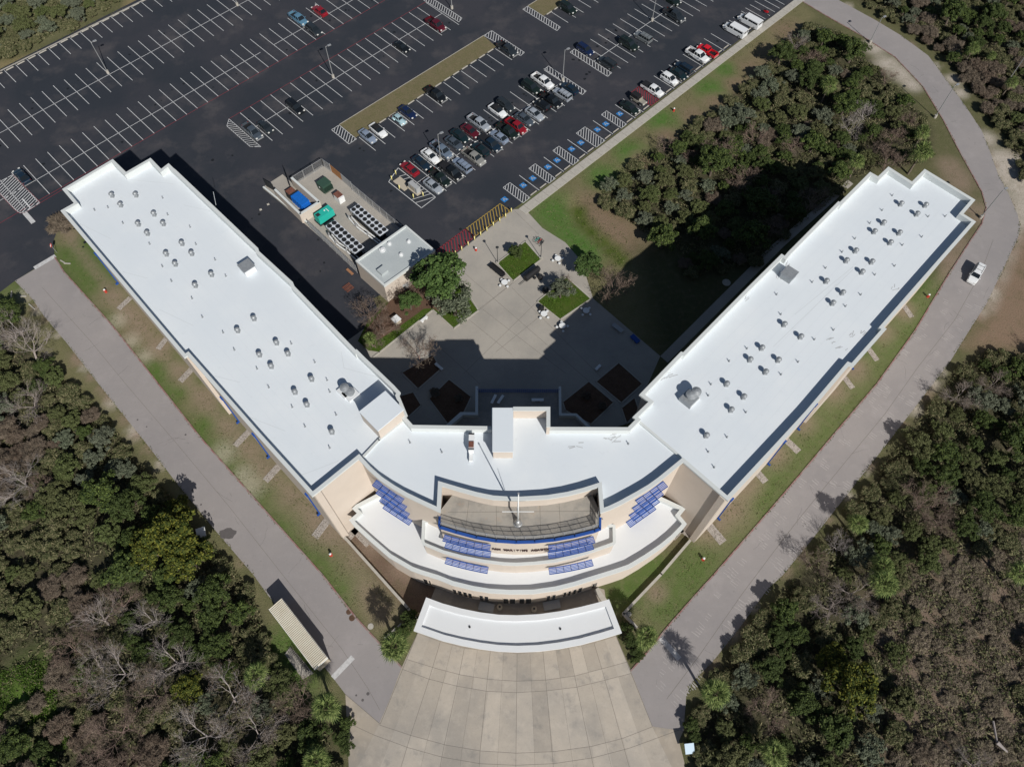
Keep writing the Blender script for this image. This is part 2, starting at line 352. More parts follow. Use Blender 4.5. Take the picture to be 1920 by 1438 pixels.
    # shallow swale
    sw = GL([(1080, 385), (1095, 410), (1115, 432), (1150, 465), (1190, 500)])
    for a, b in zip(sw, sw[1:]):
        for t in (0, .33, .66):
            q = (a[0] + (b[0] - a[0]) * t, a[1] + (b[1] - a[1]) * t)
            z = np.minimum(z, -.7 * np.exp(-((P[:, 0] - q[0]) ** 2 + (P[:, 1] - q[1]) ** 2) / 3.2))
    nx, ny = len(xs), len(ys)
    V = np.column_stack([P, z]); idx = np.arange(nx * ny).reshape(ny, nx)
    Fc = np.stack([idx[:-1, :-1], idx[:-1, 1:], idx[1:, 1:], idx[1:, :-1]], -1).reshape(-1, 4)
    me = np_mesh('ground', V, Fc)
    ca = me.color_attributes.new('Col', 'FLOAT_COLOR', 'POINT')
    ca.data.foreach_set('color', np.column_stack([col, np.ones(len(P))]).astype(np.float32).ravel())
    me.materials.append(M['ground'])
    o = bpy.data.objects.new('ground', me); COL.objects.link(o); struct(o)
def np_mesh(name, V, Fc):
    me = bpy.data.meshes.new(name); nf, k = Fc.shape
    me.vertices.add(len(V)); me.vertices.foreach_set('co', V.astype(np.float32).ravel())
    me.loops.add(nf * k); me.loops.foreach_set('vertex_index', Fc.astype(np.int32).ravel())
    me.polygons.add(nf); me.polygons.foreach_set('loop_start', (np.arange(nf) * k).astype(np.int32)); me.polygons.foreach_set('loop_total', np.full(nf, k, np.int32))
    me.update(calc_edges=True); me.validate(); return me
make_ground()

def sheet(name, pts, m, z, holes=None): b = MB(); b.sheet(pts, z); return struct(b.build(name, m))
# car park asphalt
lot = GL([(28, 527), (66, 503.5), (103, 482.5), (100, 453), (109, 428), (122, 412), (330, 500), (690, 660), (735, 640), (700, 560), (842, 487), (962, 393), (1010, 358), (1110, 283), (1185, 226.6), (1285, 151.5), (1360, 95), (1440, 36.3), (1497, 0), (1600, -75)])
far = [U(190, -200)[:2], U(-40, -186.2)[:2], U(-45, -60)[:2]]
sheet('car_park', lot + [U(150, -195)[:2], U(95, -186)[:2], U(-30, -186)[:2], U(-60, -120)[:2]], 'asphalt', .012)
LEFT_L = [(28, 527), (60, 560), (82.6, 593), (125, 643), (185, 720), (225, 770), (275.4, 832.7), (333, 907.8), (400.6, 990.4), (475.7, 1078), (502.5, 1115.5), (560, 1190), (625, 1271), (647.7, 1301)]
LEFT_R = [(103, 482.7), (120, 510), (210, 610), (297, 720), (375.6, 820), (480, 937.8), (605, 1078), (667.8, 1158), (753, 1250.8), (713, 1357)]
sheet('road', GL(LEFT_L + LEFT_R[::-1]), 'old_asphalt', .02)
RI = [(1183, 1257), (1213, 1223), (1253, 1173), (1310.5, 1108), (1338, 1078), (1440, 960.4), (1500, 890), (1565, 812.6), (1644, 720), (1715.4, 620.4), (1775.5, 520), (1815.6, 457.6), (1840.6, 420), (1849, 390), (1840.6, 360), (1798, 283), (1768, 225), (1730, 162.7), (1678, 107.7), (1615, 67.6), (1552.7, 32.5), (1502.6, 2.5), (1440, -40), (1380, -90)]
RO = [(1223, 1361), (1281.7, 1370), (1286.7, 1303), (1298, 1278), (1335.6, 1240.7), (1385.6, 1178), (1438, 1105.5), (1467.5, 1078), (1515, 1020.5), (1590, 925), (1670, 822.7), (1749, 720), (1783, 675.5), (1810.6, 630.4), (1850.6, 567.8), (1883, 500), (1908, 447.6), (1913, 427.6), (1908, 402.6), (1889, 360), (1870.7, 325.5), (1855.6, 283), (1840.6, 245.4), (1810.6, 200), (1778, 155), (1740.5, 105), (1690, 67.6), (1640, 37.6), (1572.7, 1), (1500, -40), (1440, -90)]
sheet('road', GL(RI + RO[::-1]), 'old_asphalt', .02)
sheet('forecourt', GL([(817, 1100), (809, 1120), (783, 1186), (753, 1251), (713, 1357), (647.7, 1301), (654, 1438), (655, 1500), (656, 1650), (1287, 1650), (1285, 1500), (1283, 1428), (1273, 1388), (1281, 1370), (1223, 1361), (1183, 1257), (1155, 1191), (1140, 1150), (1133, 1105), (960, 1050)]), 'concrete', .03)
sheet('plaza', GL([(842, 487), (962, 393), (984, 392), (1017, 428), (1060, 455), (1090, 490), (1112, 560), (1238, 668), (1215, 720), (1190, 790), (1000, 850), (780, 830), (740, 760), (650, 640), (706, 600)]), 'plaza_concrete', .026)
# walk along the right wing, in its shade
sheet('footpath', GL([(1238, 668), (1252, 680), (1470, 462), (1600, 345), (1590, 338), (1445, 462)]), 'plaza_concrete', .02)
# pavement along the car park
b = MB(); b.prism([U(73.6, -72.4)[:2], U(200, -72.0)[:2], U(200, -70.3)[:2], U(73.6, -70.4)[:2]], 0, .14)
pv = struct(b.build('pavement', 'kerb_concrete'))
b = MB()
for i in range(42): u = 75 + i * 2.7; b.strip([U(u, -72.38)[:2], U(u, -70.42)[:2]], .05, .1445)
struct(b.build('pavement_joint', 'joint'))
# kerbs
def kerb(pts, wd, m, h=.12, name='kerb', z=0): b = MB(); b.strip(pts, wd, z, h); return struct(b.build(name, m))
kerb(GL(LEFT_R[:-1]), .22, 'kerb_red')
kerb(GL(RI[:22]), .2, 'kerb_red', .10)
kerb(GL([(-60, 163), (0, 134), (269, 1), (330, -30)]), .35, 'kerb_concrete', .05)
LEFT_MID = [(80, 540), (170, 640), (240, 725), (330, 830), (430, 950), (540, 1090), (640, 1215), (690, 1290)]
RIGHT_MID = [(1250, 1310), (1310, 1230), (1390, 1115), (1450, 1035), (1500, 970), (1580, 872), (1660, 775), (1720, 690), (1790, 600), (1840, 510), (1872, 440), (1868, 380), (1840, 310), (1790, 225), (1730, 150), (1660, 80), (1570, 20)]
# forecourt joints
b = MB()
rad = [[(825.5, 1203), (803, 1278), (770, 1378), (745, 1460), (715, 1560)], [(870.6, 1215.7), (855.6, 1291), (833, 1396), (815, 1490), (800, 1560)], [(919.4, 1220.7), (910.7, 1303), (900, 1410), (892, 1560)],
       [(969.5, 1225.7), (968.8, 1303), (967.5, 1410), (966, 1560)], [(1018, 1220.7), (1026, 1303), (1037.6, 1438), (1048, 1560)], [(1066.4, 1214.5), (1085, 1303), (1113, 1438), (1140, 1560)], [(1114, 1205.7), (1142.8, 1303), (1180, 1438), (1215, 1560)]]
arcs = [[(763, 1235.7), (815.5, 1252), (863, 1264.5), (915.7, 1273), (968, 1276.5), (1022.6, 1274.5), (1076.4, 1267), (1130, 1253), (1175, 1240.7)], [(755.4, 1254.5), (805.5, 1273), (858, 1286), (915.7, 1295.8), (969, 1298), (1025, 1294.6), (1080, 1288), (1135, 1274.5), (1182.8, 1262)],
        [(710, 1358), (770, 1378), (835.5, 1396), (900.6, 1407), (967.5, 1411.3), (1037.6, 1408.5), (1110, 1398.5), (1167.8, 1383.5), (1223, 1362)], [(653, 1355), (703, 1378), (765.4, 1401), (830, 1419), (900, 1431), (967, 1434), (1038, 1431), (1112, 1420), (1180, 1402), (1273, 1368)]]
for l in rad + arcs: b.strip(GL(l), .05, .038)
b.strip(GL([(713, 1357), (783, 1186)]), .06, .038); b.strip(GL([(1223, 1361), (1155, 1191)]), .06, .038); b.strip(GL([(647.7, 1301), (713, 1357)]), .06, .038)
for i in range(6):      # the finer joints half way between
    m_ = [((p[0] + q[0]) / 2, (p[1] + q[1]) / 2) for p, q in zip(rad[i], rad[i + 1])]
    b.strip(GL(m_), .025, .038)
struct(b.build('forecourt_joint', 'joint'))
b = MB()
for l in ([(842, 487), (1110, 720)], [(897, 583), (1000, 500)], [(960, 540), (1180, 760)], [(850, 617), (960, 532)], [(905, 580), (1060, 700)], [(930, 660), (1035, 575)], [(870, 700), (1007, 566)], [(962, 393), (1010, 440)], [(812, 640), (900, 720)], [(880, 600), (960, 665)]): b.strip(GL(l), .05, .033)
struct(b.build('plaza_joint', 'joint'))
# slabs of the forecourt, each slightly different in tone
mat('slab_tone', (.43, .385, .33), .9, [(.10, .7, (.31, .29, .265), .42, .6), (.7, .45, (.50, .45, .39), .5, .7), (2.6, .35, (.27, .25, .225), .55, .75), (.4, .5, (.24, .23, .215), .57, .68), (8, .2, (.2, .19, .17), .55, .7)], (9, .015), island=.11, spec=.2)
def lerp(p, q, t): return (p[0] + (q[0] - p[0]) * t, p[1] + (q[1] - p[1]) * t)
def at_arc(k, i):       # crossing of radial joint i (0..8, edges included) with arc k
    return arcs[k][i]
b = MB()
row0 = [(784, 1188)] + [r_[0] for r_ in rad] + [(1154, 1193)]
rows_ = [row0, arcs[0], arcs[1], arcs[2], [(640, 1500), (738, 1500), (812, 1500), (890, 1500), (966, 1500), (1042, 1500), (1125, 1500), (1200, 1500), (1290, 1500)]]
for ra, rb in zip(rows_, rows_[1:]):
    for i in range(8):
        for h_ in (0, .5):
            q_ = [lerp(ra[i], ra[i + 1], h_), lerp(ra[i], ra[i + 1], h_ + .5), lerp(rb[i], rb[i + 1], h_ + .5), lerp(rb[i], rb[i + 1], h_)]
            n0 = len(b.v); b.add([(*G(*p)[:2], .033) for p in q_], [(0, 1, 2, 3)])
struct(b.build('forecourt_slab', 'slab_tone'))
# cracks and oil marks
mat('crack', (.10, .095, .095), .9); mat('oil', (.013, .015, .018), .6)
def crack(b, p, a, L, z, wd=.035):
    pts = [p]; 
    for k in range(int(L / .8)): a += random.uniform(-.45, .45); p = (p[0] + .8 * math.cos(a), p[1] + .8 * math.sin(a)); pts.append(p)
    b.strip(pts, wd, z)
b = MB()
for l, z in ((LEFT_MID, .024), (RIGHT_MID, .024)):
    w_ = GL(l)
    for a, c in zip(w_, w_[1:]):
        L = math.hypot(c[0] - a[0], c[1] - a[1]); an = math.atan2(c[1] - a[1], c[0] - a[0])
        for k in range(int(L / 4.5)):
            t = random.random(); off = random.uniform(-2.6, 2.6); p = (a[0] + (c[0] - a[0]) * t - math.sin(an) * off, a[1] + (c[1] - a[1]) * t + math.cos(an) * off)
            crack(b, p, an + random.choice((0, 1.57, 1.57, .8)) + random.uniform(-.3, .3), random.uniform(1, 4), z + random.uniform(0, .001), random.uniform(.015, .035))
struct(b.build('road_crack', 'crack'))
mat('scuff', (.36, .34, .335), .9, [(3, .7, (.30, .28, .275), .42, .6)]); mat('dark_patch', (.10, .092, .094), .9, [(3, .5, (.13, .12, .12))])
b = MB()
for a, c in zip(RIGHT_MID[:9], RIGHT_MID[1:10]):
    for side in (-1, 1):
        for k in range(5):
            t = random.random(); g = G(*lerp(a, c, t)); an = math.atan2(G(*c)[1] - G(*a)[1], G(*c)[0] - G(*a)[0]); off = side * random.uniform(1.0, 3.0); cx, cy = g[0] - math.sin(an) * off, g[1] + math.cos(an) * off
            for j in range(random.randint(2, 4)):
                q = an + 1.57 + random.uniform(-.12, .12); dx = math.cos(an) * j * .45; dy = math.sin(an) * j * .45; L = random.uniform(.5, 1.3)
                b.strip([(cx + dx, cy + dy), (cx + dx + L * math.cos(q), cy + dy + L * math.sin(q))], random.uniform(.06, .16), .0225 + j * .0002)
struct(b.build('road_scuff', 'scuff'))
b = MB(); g = G(427, 1000); b.add([(g[0] + r_ * math.cos(t) * 1.45, g[1] + r_ * math.sin(t) * .95, .0225) for t, r_ in [(i * .449, .95 + .12 * math.sin(i * 2.3)) for i in range(14)]], [tuple(range(14))])  # dark oval on the left road, small dark spots follow
for x, y, r_ in ((258, 787, .16), (275, 800, .14), (348, 815, .18), (347, 891, .2), (361, 919, .2), (377, 946, .16), (330, 980, .1), (690, 1300, .25), (680, 1312, .2), (668, 1303, .15)):
    g = G(x, y); b.add([(g[0] + r_ * math.cos(t), g[1] + r_ * math.sin(t), .0225) for t in [i * .785 for i in range(8)]], [tuple(range(8))])
struct(b.build('road_dark_spot', 'dark_patch'))
b = MB()
for k in range(260):
    row = random.choice((-169.5, -164, -151.4, -145.8, -132, -126.5, -108, -95, -89, -95, -89, -76)); u = random.uniform(5, 150); p = U(u, row + random.uniform(-1, 1)); r_ = random.uniform(.12, .42)
    b.add([(p[0] + r_ * math.cos(t) * random.uniform(.6, 1.2), p[1] + r_ * math.sin(t) * random.uniform(.6, 1.2), .016) for t in [i * .785 for i in range(8)]], [tuple(range(8))])
struct(b.build('oil_mark', 'oil'))
# seam down each road
b = MB()
b.strip(GL([(80, 540), (170, 640), (240, 725), (330, 830), (430, 950), (540, 1090), (640, 1215), (690, 1290), (712, 1330)]), .05, .026)
b.strip(GL([(1250, 1310), (1310, 1230), (1390, 1115), (1450, 1035), (1500, 970), (1580, 872), (1660, 775), (1720, 690), (1790, 600), (1840, 510), (1862, 450)]), .06, .026)
struct(b.build('road_seam', 'joint'))

# ------------------------------------------------------------ painted markings
wl = MB(); red = MB(); yel = MB()
def ln(u0, v0, u1, v1, wd=.11, b=wl): b.strip([U(u0, v0)[:2], U(u1, v1)[:2]], wd, .02)
def hatchq(q, step, wd=.13, b=wl, dirv=None, edge=True, z=.02):
    """outline of quad q (world xy) and slanting bars inside it"""
    if edge: b.strip(q + [q[0]], wd, z)
    d = Vector(dirv).normalized(); nn = Vector((-d.y, d.x)); vals = [Vector(p).dot(nn) for p in q]
    t = min(vals) + step * .6
    while t < max(vals):
        hit = []
        for i in range(len(q)):
            a, c = Vector(q[i]), Vector(q[(i + 1) % len(q)]); fa, fc = a.dot(nn) - t, c.dot(nn) - t
            if fa * fc < 0: hit.append(a + (c - a) * (fa / (fa - fc)))
        if len(hit) == 2: b.strip([tuple(hit[0]), tuple(hit[1])], wd, z)
        t += step
def LQ(*uvs): return [U(a, c)[:2] for a, c in uvs]
for k in range(-13, 24): ln(27.3 + 2.735 * k, -184.8, 27.3 + 2.735 * k, -179.3)
for k in range(-18, 34): ln(13.6 + 2.735 * k, -172.3, 13.6 + 2.735 * k, -161.2)
ln(-40, -166.7, 105, -166.7)
for k in range(-3, 34): ln(10.75 + 2.74 * k, -154.2, 10.75 + 2.74 * k, -143.1)
ln(-4, -148.6, 64.5, -148.6); ln(68.2, -148.6, 105, -148.6)
for k in range(-2, 19): ln(55.0 + 2.733 * k, -135.2, 55.0 + 2.733 * k, -123.3)
ln(47.5, -129.3, 104.2, -129.3)
hatchq(LQ((46.7, -135.4), (45.1, -133.9), (45.1, -125.2), (46.7, -123.5)), .62, .1, dirv=(EU[0] + .3, EU[1] - .5))
hatchq(LQ((104.4, -136.4), (106.4, -136.4), (106.4, -124.6), (104.9, -124.0)), .62, .12, dirv=(.12, 1))
ln(-4, -143.0, 110, -143.0, .1, red); ln(46.7, -135.4, 104.4, -135.4, .1, red)
for k in range(0, 16): ln(63.44 + 2.73 * k, -110.9, 63.44 + 2.73 * k, -105.4)
hatchq(LQ((60.6, -116.9), (62.7, -116.9), (62.7, -111.5), (62.7, -110.9), (60.6, -110.9)), .62, .12, dirv=(.1, 1))
hatchq(LQ((105.7, -116.2), (108.3, -116.2), (108.3, -105.2), (106.8, -105.0)), .62, .12, dirv=(.1, 1))
hatchq(LQ((119.2, -116.6), (120.9, -116.6), (120.9, -105.6), (119.3, -105.2)), .62, .12, dirv=(.1, 1))
for k in range(0, 16): ln(123.4 + 2.7 * k, -110.9, 123.4 + 2.7 * k, -105.4)
for k in range(0, 16): ln(66.5 + 2.733 * k, -98.1, 66.5 + 2.733 * k, -86.35)
ln(63.8, -92.25, 107.3, -92.1)
hatchq(LQ((107.2, -97.8), (108.9, -98.0), (108.9, -86.2), (107.4, -86.0)), .66, .12, dirv=(.05, 1))
hatchq(LQ((115.9, -97.7), (117.5, -97.8), (117.5, -86.2), (115.9, -86.0)), .66, .12, dirv=(.05, 1))
for k in range(0, 22): ln(120.1 + 2.655 * k, -97.5, 120.1 + 2.655 * k, -85.8)
ln(117.5, -91.7, 178, -91.7)
for u in (110.25, 112.9, 120.95, 123.6, 126.2, 128.9, 131.5, 134.1, 136.7, 139.4, 142.0, 144.6, 149.9, 151.6, 153.2, 154.8, 156.5, 158.2, 160, 162, 164, 166): ln(u, -78.7, u, -72.8)
for u in (103.07, 94.9, 87.56, 80.2): ln(u, -78.8, u, -73.0)
for a, c in ((105.7, 107.45), (97.6, 100.4), (90.25, 92.15), (83.0, 84.9), (75.4, 77.4)):
    hatchq(LQ((a, -78.75), (c, -78.75), (c, -72.9), (a, -72.9)), .55, .11, dirv=(.1, 1))
hatchq(LQ((115.9, -78.8), (118.4, -78.8), (118.4, -72.9), (115.6, -72.9)), .5, .2, red, dirv=(.1, 1))
hatchq(LQ((63.6, -98.2), (59.65, -96.6), (59.8, -86.5), (63.75, -86.6)), 50, .13, dirv=(1, .2))
for t in (-95.6, -94.4, -93.2, -92.0, -90.9, -89.9, -88.9): ln(63.7, t, 62.2, t - .6)
ln(63.7, -88.0, 59.8, -89.6); ln(63.7, -86.8, 59.8, -88.4)
yq = GL([(873, 429.5), (938, 382), (957, 396.4), (890, 444)]); rq = GL([(818, 470), (873, 429.5), (890, 444), (835.5, 488)])
hatchq(yq, .62, .13, yel, dirv=(-.15, 1)); hatchq(rq, .62, .22, red, dirv=(-.15, 1), edge=True)
lq = GL([(0, 341), (24, 328.2), (75.5, 380.5), (46, 398.5), (36, 399), (28, 393), (-20, 342)])
hatchq(lq, .62, .16, dirv=(.45, 1))
red.strip(GL([(24.5, 328.5), (76, 380.5), (47, 399.5), (36, 400), (27.5, 393.5), (-20, 343)]), .08, .0245)
red.strip(GL([(76, 380.5), (117, 356)]), .1, .02)
wl.strip(GL([(42, 373), (56, 389)]), .22, .028)
struct(wl.build('parking_line', 'paint_white')); struct(red.build('red_line', 'paint_red')); struct(yel.build('yellow_line', 'paint_yellow'))
b = MB(); b.strip(GL([(47, 400), (62, 417)]), .9, .02); struct(b.build('stop_bar', 'paint_worn'))
b = MB(); b.strip(GL([(66.5, 502), (102, 481)]), .9, .028); b.strip(GL([(626, 1268.5), (660, 1233.5)]), .8, .028); b.strip(GL([(1241, 1197.5), (1272, 1233)]), .8, .028); struct(b.build('stop_bar', 'paint_worn'))
# accessible bay symbols
bl = MB(); ws = MB()
for px, py in ((1162, 214), (1136, 233), (1120, 243.6), (1089, 268), (1071.7, 280), (1044.4, 301), (1027.4, 313.5), (998.8, 334.8), (981, 348), (946, 374.4)):
    u, v = uv(px, py); s_ = .62
    bl.add([U(u - s_, v - s_, .028), U(u + s_, v - s_, .028), U(u + s_, v + s_, .028), U(u - s_, v + s_, .028)][::-1], [(3, 2, 1, 0)])
    pts = [U(u + .28 * math.cos(t), v + .1 + .28 * math.sin(t))[:2] for t in [R(a) for a in range(-200, 70, 30)]]
    ws.strip(pts, .13, .034); ws.strip([U(u, v - .3)[:2], U(u, v + .02)[:2], U(u + .3, v + .05)[:2], U(u + .42, v + .38)[:2]], .12, .034)
    ws.strip([U(u - .02, v - .42)[:2], U(u + .02, v - .34)[:2]], .16, .034)
struct(bl.build('bay_symbol', 'paint_blue')); struct(ws.build('bay_symbol', 'paint_white'))
# planted islands of the car park
for q in (LQ((62.8, -116.9), (105.6, -116.2), (104.9, -111.3), (62.8, -111.4)), LQ((121, -116.6), (170, -116.2), (170, -111.2), (121, -111.3))):
    b = MB(); b.prism(q, 0, .1); o = b.build('grass_island', 'soil_grass' if 'soil_grass' in M else mat('soil_grass', (.17, .15, .085), .95, [(.5, .6, (.11, .12, .045)), (2.5, .6, (.22, .17, .11)), (6, .5, (.09, .08, .045))], (7, .1), spec=.1)); struct(o)
    kerb([q[0], q[1]], .14, 'kerb_concrete', .13)
# beds of the plaza
def bed(pts, m='grass_bed', h=.16, edge=True, name='planting_bed'):
    w_ = GL(pts); b = MB(); b.prism(offset(w_, .1), 0, h - .03); struct(b.build(name, m))
    if edge:
        b = MB(); b.strip(w_ + [w_[0]], .22, 0, h); struct(b.build('kerb', 'kerb_concrete'))
bed([(932, 494), (985, 453), (1015, 487), (962, 528)]); bed([(1007, 566), (1062, 520), (1108, 561), (1050, 600)])
bed([(850.6, 616.8), (897, 583), (842, 500), (818, 487), (740, 556), (690, 600), (670, 640), (690, 658), (712, 661), (812, 583)], edge=False)
b = MB(); b.strip(GL([(842, 487), (897, 583), (850.6, 616.8), (811.8, 581.7), (712, 661), (700, 670)]), .22, 0, .18); struct(b.build('kerb', 'kerb_concrete'))
b = MB(); b.sheet(GL([(735, 560), (800, 510), (815, 500), (838, 560), (832, 590), (812, 579), (795, 580), (770, 598), (742, 618), (715, 635), (690, 640), (678, 630)]), .145); struct(b.build('mulch_bed', 'mulch'))
for q in ([(753, 699), (812, 665), (826, 693), (784, 730)], [(804, 748), (842, 711), (884, 744), (862, 790), (840, 796)], [(742, 745), (775, 735), (790, 760), (766, 782)], [(1055, 754), (1104, 715), (1151, 755), (1108, 796), (1060, 770)], [(1117, 716), (1160, 680), (1205, 720), (1165, 756)], [(1165, 765), (1190, 745), (1198, 770), (1175, 795)]):
    bed(q, 'mulch', .12)
for a, c, wd in (((224, 578), (243, 560), 1.0), ((298, 653), (310, 637), 1.0), ((340, 713), (359, 693), 1.1), ((443, 834), (466, 810), 1.1), ((500, 899), (523, 874), 1.2), ((592.5, 1004), (612, 978), 1.3), ((1708, 593), (1694, 573), 1), ((1643, 674), (1630, 656), 1), ((1597, 726), (1581, 705), 1), ((1495, 845), (1474, 825), 1.2), ((1433, 901), (1417, 882), 1.2), ((1353, 1014), (1327, 983), 1.4)):
    b = MB(); b.strip([G(*a)[:2], G(*c)[:2]], wd, 0, .06); struct(b.build('gravel_strip', 'gravel'))
b = MB(); b.strip(GL([(650, 1010), (666, 993), (690, 1018)]), 1.3, 0, .05); b.strip(GL([(1296, 1003), (1277, 990), (1262, 1005)]), 1.3, 0, .05); struct(b.build('gravel_strip', 'gravel'))

# ------------------------------------------------------------ the academy building
ZP, ZR = 20.0, 18.9          # parapet and main roof
CURL = [(672, 860.5), (689, 879.5), (710, 898.5), (735, 915.5), (759, 929.5), (790, 944.5), (826, 961)]
DECKB = [(828.5, 911), (860, 920.5), (892.7, 929.5), (924, 936), (955, 938), (977.6, 938), (1027.6, 935), (1065, 929), (1096.5, 921), (1121.5, 913)]
CURR = [(1125.5, 962), (1145, 955), (1165, 945.5), (1197.6, 927.6), (1220, 914.5), (1240, 900), (1262, 882), (1281, 866.5)]
MAIN = [(116.3, 354.9), (138.4, 381), (113.1, 395.2), (284, 598.6), (345, 671), (351, 667), (485, 820), (585, 931)] + CURL + DECKB + CURR + \
       [(1365, 938.9), (1471.5, 824), (1516.5, 775), (1592.6, 685), (1600, 688), (1662.8, 616.5), (1657.5, 613.5), (1704, 560), (1774, 480), (1830.3, 415.8), (1806.5, 401), (1829, 375),
        (1733.9, 317), (1710, 340.7), (1666, 312.5), (1646.5, 331), (1631.5, 322.5), (1575, 379), (1572, 377.5), (1477, 473), (1471.4, 479.7), (1465.6, 475.8), (1405, 535.5), (1401, 539.5), (1281, 660.5), (1277, 659), (1198.5, 740),
        (1216, 753), (1186, 782), (1191.6, 786.4), (1177.2, 800.8), (1031.5, 800.2), (1031.5, 764.3), (921.5, 764.8), (921.5, 799), (774, 796.5), (761, 782), (764, 778.3), (748.5, 741), (751, 735.8), (739, 722.6),
        (681, 667), (668.5, 654.5), (667, 656), (552, 536.5), (549, 529), (485.5, 471), (484, 465.5), (330, 319), (325.5, 315.5), (316, 306.3), (302.2, 317), (282.2, 296.3), (236.2, 322.8), (211.4, 298.5)]
main = GL(MAIN, ZP)
bw = thing('academy_building', 'large beige academy building with two long white roofed wings joined by a curved front block', 'building', (*G(968, 1000)[:2], 0))
o1 = offset(main, .3); o2 = offset(main, .55)
b = MB(); b.prism(o1, 0, ZP - .35, False); b.build('wall', 'stucco', bw)
def cornice(out, inn_wall, inn_cap, z0, z1, zr, name, m, par):
    b = MB(); n = len(out)
    for lo, hi, za, zb in ((inn_wall, out, z0, z0), (out, out, z0, z1), (out, inn_cap, z1, z1), (inn_cap, inn_cap, z1, zr)):
        vs = [(*p, za) for p in lo] + [(*p, zb) for p in hi]
        b.add(vs, [(i, (i + 1) % n, n + (i + 1) % n, n + i) for i in range(n)])
    return b.build(name, m, par)
cornice(main, o1, o2, ZP - .35, ZP, ZR, 'parapet', 'cap_white', bw)
b = MB(); b.sheet(o2, ZR); b.sheet(offset(main, .4), ZR - .3); roof = b.build('roof', 'roof_white', bw)
# low expansion curbs where the wings meet the middle
for l_ in ([(682, 857), (711, 826), (755, 791)], [(1199, 793), (1275, 857)]): b = MB(); b.strip(GL(l_, ZR), .35, ZR, .32); b.build('roof_curb', 'cap_white', bw)
# membrane seams, stains
mat('seam', (.58, .62, .65), .8)
for l in ([(150, 420), (208, 448)], [(230, 510), (277, 522)], [(298, 580), (363, 611)], [(402, 705), (450, 717)], [(470, 783), (535, 808)], [(567, 890), (635, 864)], [(240, 337), (325, 345)], [(345, 385), (392, 395), (455, 445)], [(1490, 590), (1600, 500)], [(1450, 650), (1600, 505)], [(640, 660), (645, 690), (700, 705), (720, 712)], [(400, 360), (405, 385)]):
    b = MB(); b.strip(GL(l, ZR), .07, ZR + .01); b.build('roof_seam', 'seam', bw)
mat('stain', (.45, .47, .49), .8)
mat('lap', (.645, .69, .735), .7)
def laps(p0, p1, q0, q1, n):
    for i in range(1, n):
        t = i / n; a, c = (p0[0] + (q0[0] - p0[0]) * t, p0[1] + (q0[1] - p0[1]) * t), (p1[0] + (q1[0] - p1[0]) * t, p1[1] + (q1[1] - p1[1]) * t)
        b = MB(); b.strip(GL([a, c], ZR), .05, ZR + .006); b.build('roof_lap', 'lap', bw)
laps((140, 400), (590, 910), (320, 325), (735, 735), 11); laps((1215, 750), (1640, 340), (1360, 915), (1800, 400), 10)
for x, y, a in ((1610, 625, .8), (1602, 633, .8), (1140, 820, -.1), (1155, 818, .3), (1155, 824, .2), (1480, 500, .8), (1460, 520, .8), (1390, 560, 1), (1560, 640, .8), (1575, 655, .7), (1240, 710, .6), (1250, 705, .4), (1680, 540, .8), (1075, 835, .1)):
    g = G(x, y, ZR + .012); b = MB()
    for k in range(4):
        L = random.uniform(.4, 1.0); t = a + random.uniform(-.5, .5); cx, cy = g[0] + random.uniform(-.8, .8), g[1] + random.uniform(-.5, .5)
        b.strip([(cx, cy), (cx + L * math.cos(t), cy + L * math.sin(t))], random.uniform(.05, .16), g[2] + k * .002)
    b.build('roof_stain', 'stain', bw)

def quadprism(pts, z0, z1): return GL(pts, z1)
# stair penthouse on the left wing
q = GL([(674.5, 772), (722.5, 734), (755.5, 768), (708.5, 807)], ZR + 3.0)
ph = MB(); ph.prism(q, ZR, ZR + 2.85, False); pho = ph.build('penthouse', 'stucco', bw)
b = MB(); b.prism(offset(q, -.08), ZR + 2.85, ZR + 3.05); b.build('penthouse_roof', 'roof_white', pho)
q = GL([(924.3, 765.5), (961.3, 765.5), (961.3, 846), (924.3, 846)], ZR + 2.4)
ph = MB(); ph.prism(q, ZR, ZR + 2.25, False); pho = ph.build('penthouse', 'stucco', bw)
b = MB(); b.prism(offset(q, -.08), ZR + 2.25, ZR + 2.42); b.build('penthouse_roof', 'roof_white', pho)
# tall parapet round the bump at the back
b = MB(); zt = ZP + 1.4
hp = GL([(1031.8, 762.5), (1031.8, 800.5), (1024.6, 800.5), (1024.6, 770), (962, 770), (962, 762.5)], zt); b.prism(offset(hp, .04), ZR, zt - .12)
b.build('high_parapet', 'stucco', bw)
b = MB(); b.prism(hp, zt - .12, zt); b.build('coping', 'cap_white', bw)

# ground floor ring in front
ZG, ZGR = 7.3, 6.5
RING = [(667, 946), (660, 953), (669, 962), (654.5, 974.5), (663.8, 987), (695, 1015.5), (729, 1045), (770, 1069), (789, 1076), (820, 1085.5), (847.6, 1096.5), (886.4, 1106), (917.7, 1111), (955, 1113.3), (1000, 1112.8), (1044, 1106.5), (1077.7, 1098), (1102.8, 1090), (1134, 1080.5), (1155, 1074), (1181.4, 1065), (1212.7, 1046.5), (1242.7, 1026), (1264, 1008.5), (1280.3, 992), (1288, 982), (1275.2, 966.4), (1285.2, 954), (1278.3, 949)]
ring = GL(RING, ZG) + [main[39 - 1]] if False else GL(RING, ZG)
inner = [G(*p, ZP)[:2] for p in ((1262, 868), (1200, 905), (1130, 930), (1100, 890), (850, 890), (826, 930), (735, 895), (690, 860))]
ring = ring + list(inner)
r1 = offset(ring, .3); r2 = offset(ring, .6)
b = MB(); b.prism(r1, 0, ZG - .35, False); b.build('wall', 'stucco', bw)
cornice(ring, r1, r2, ZG - .35, ZG, ZGR, 'parapet', 'cap_white', bw)
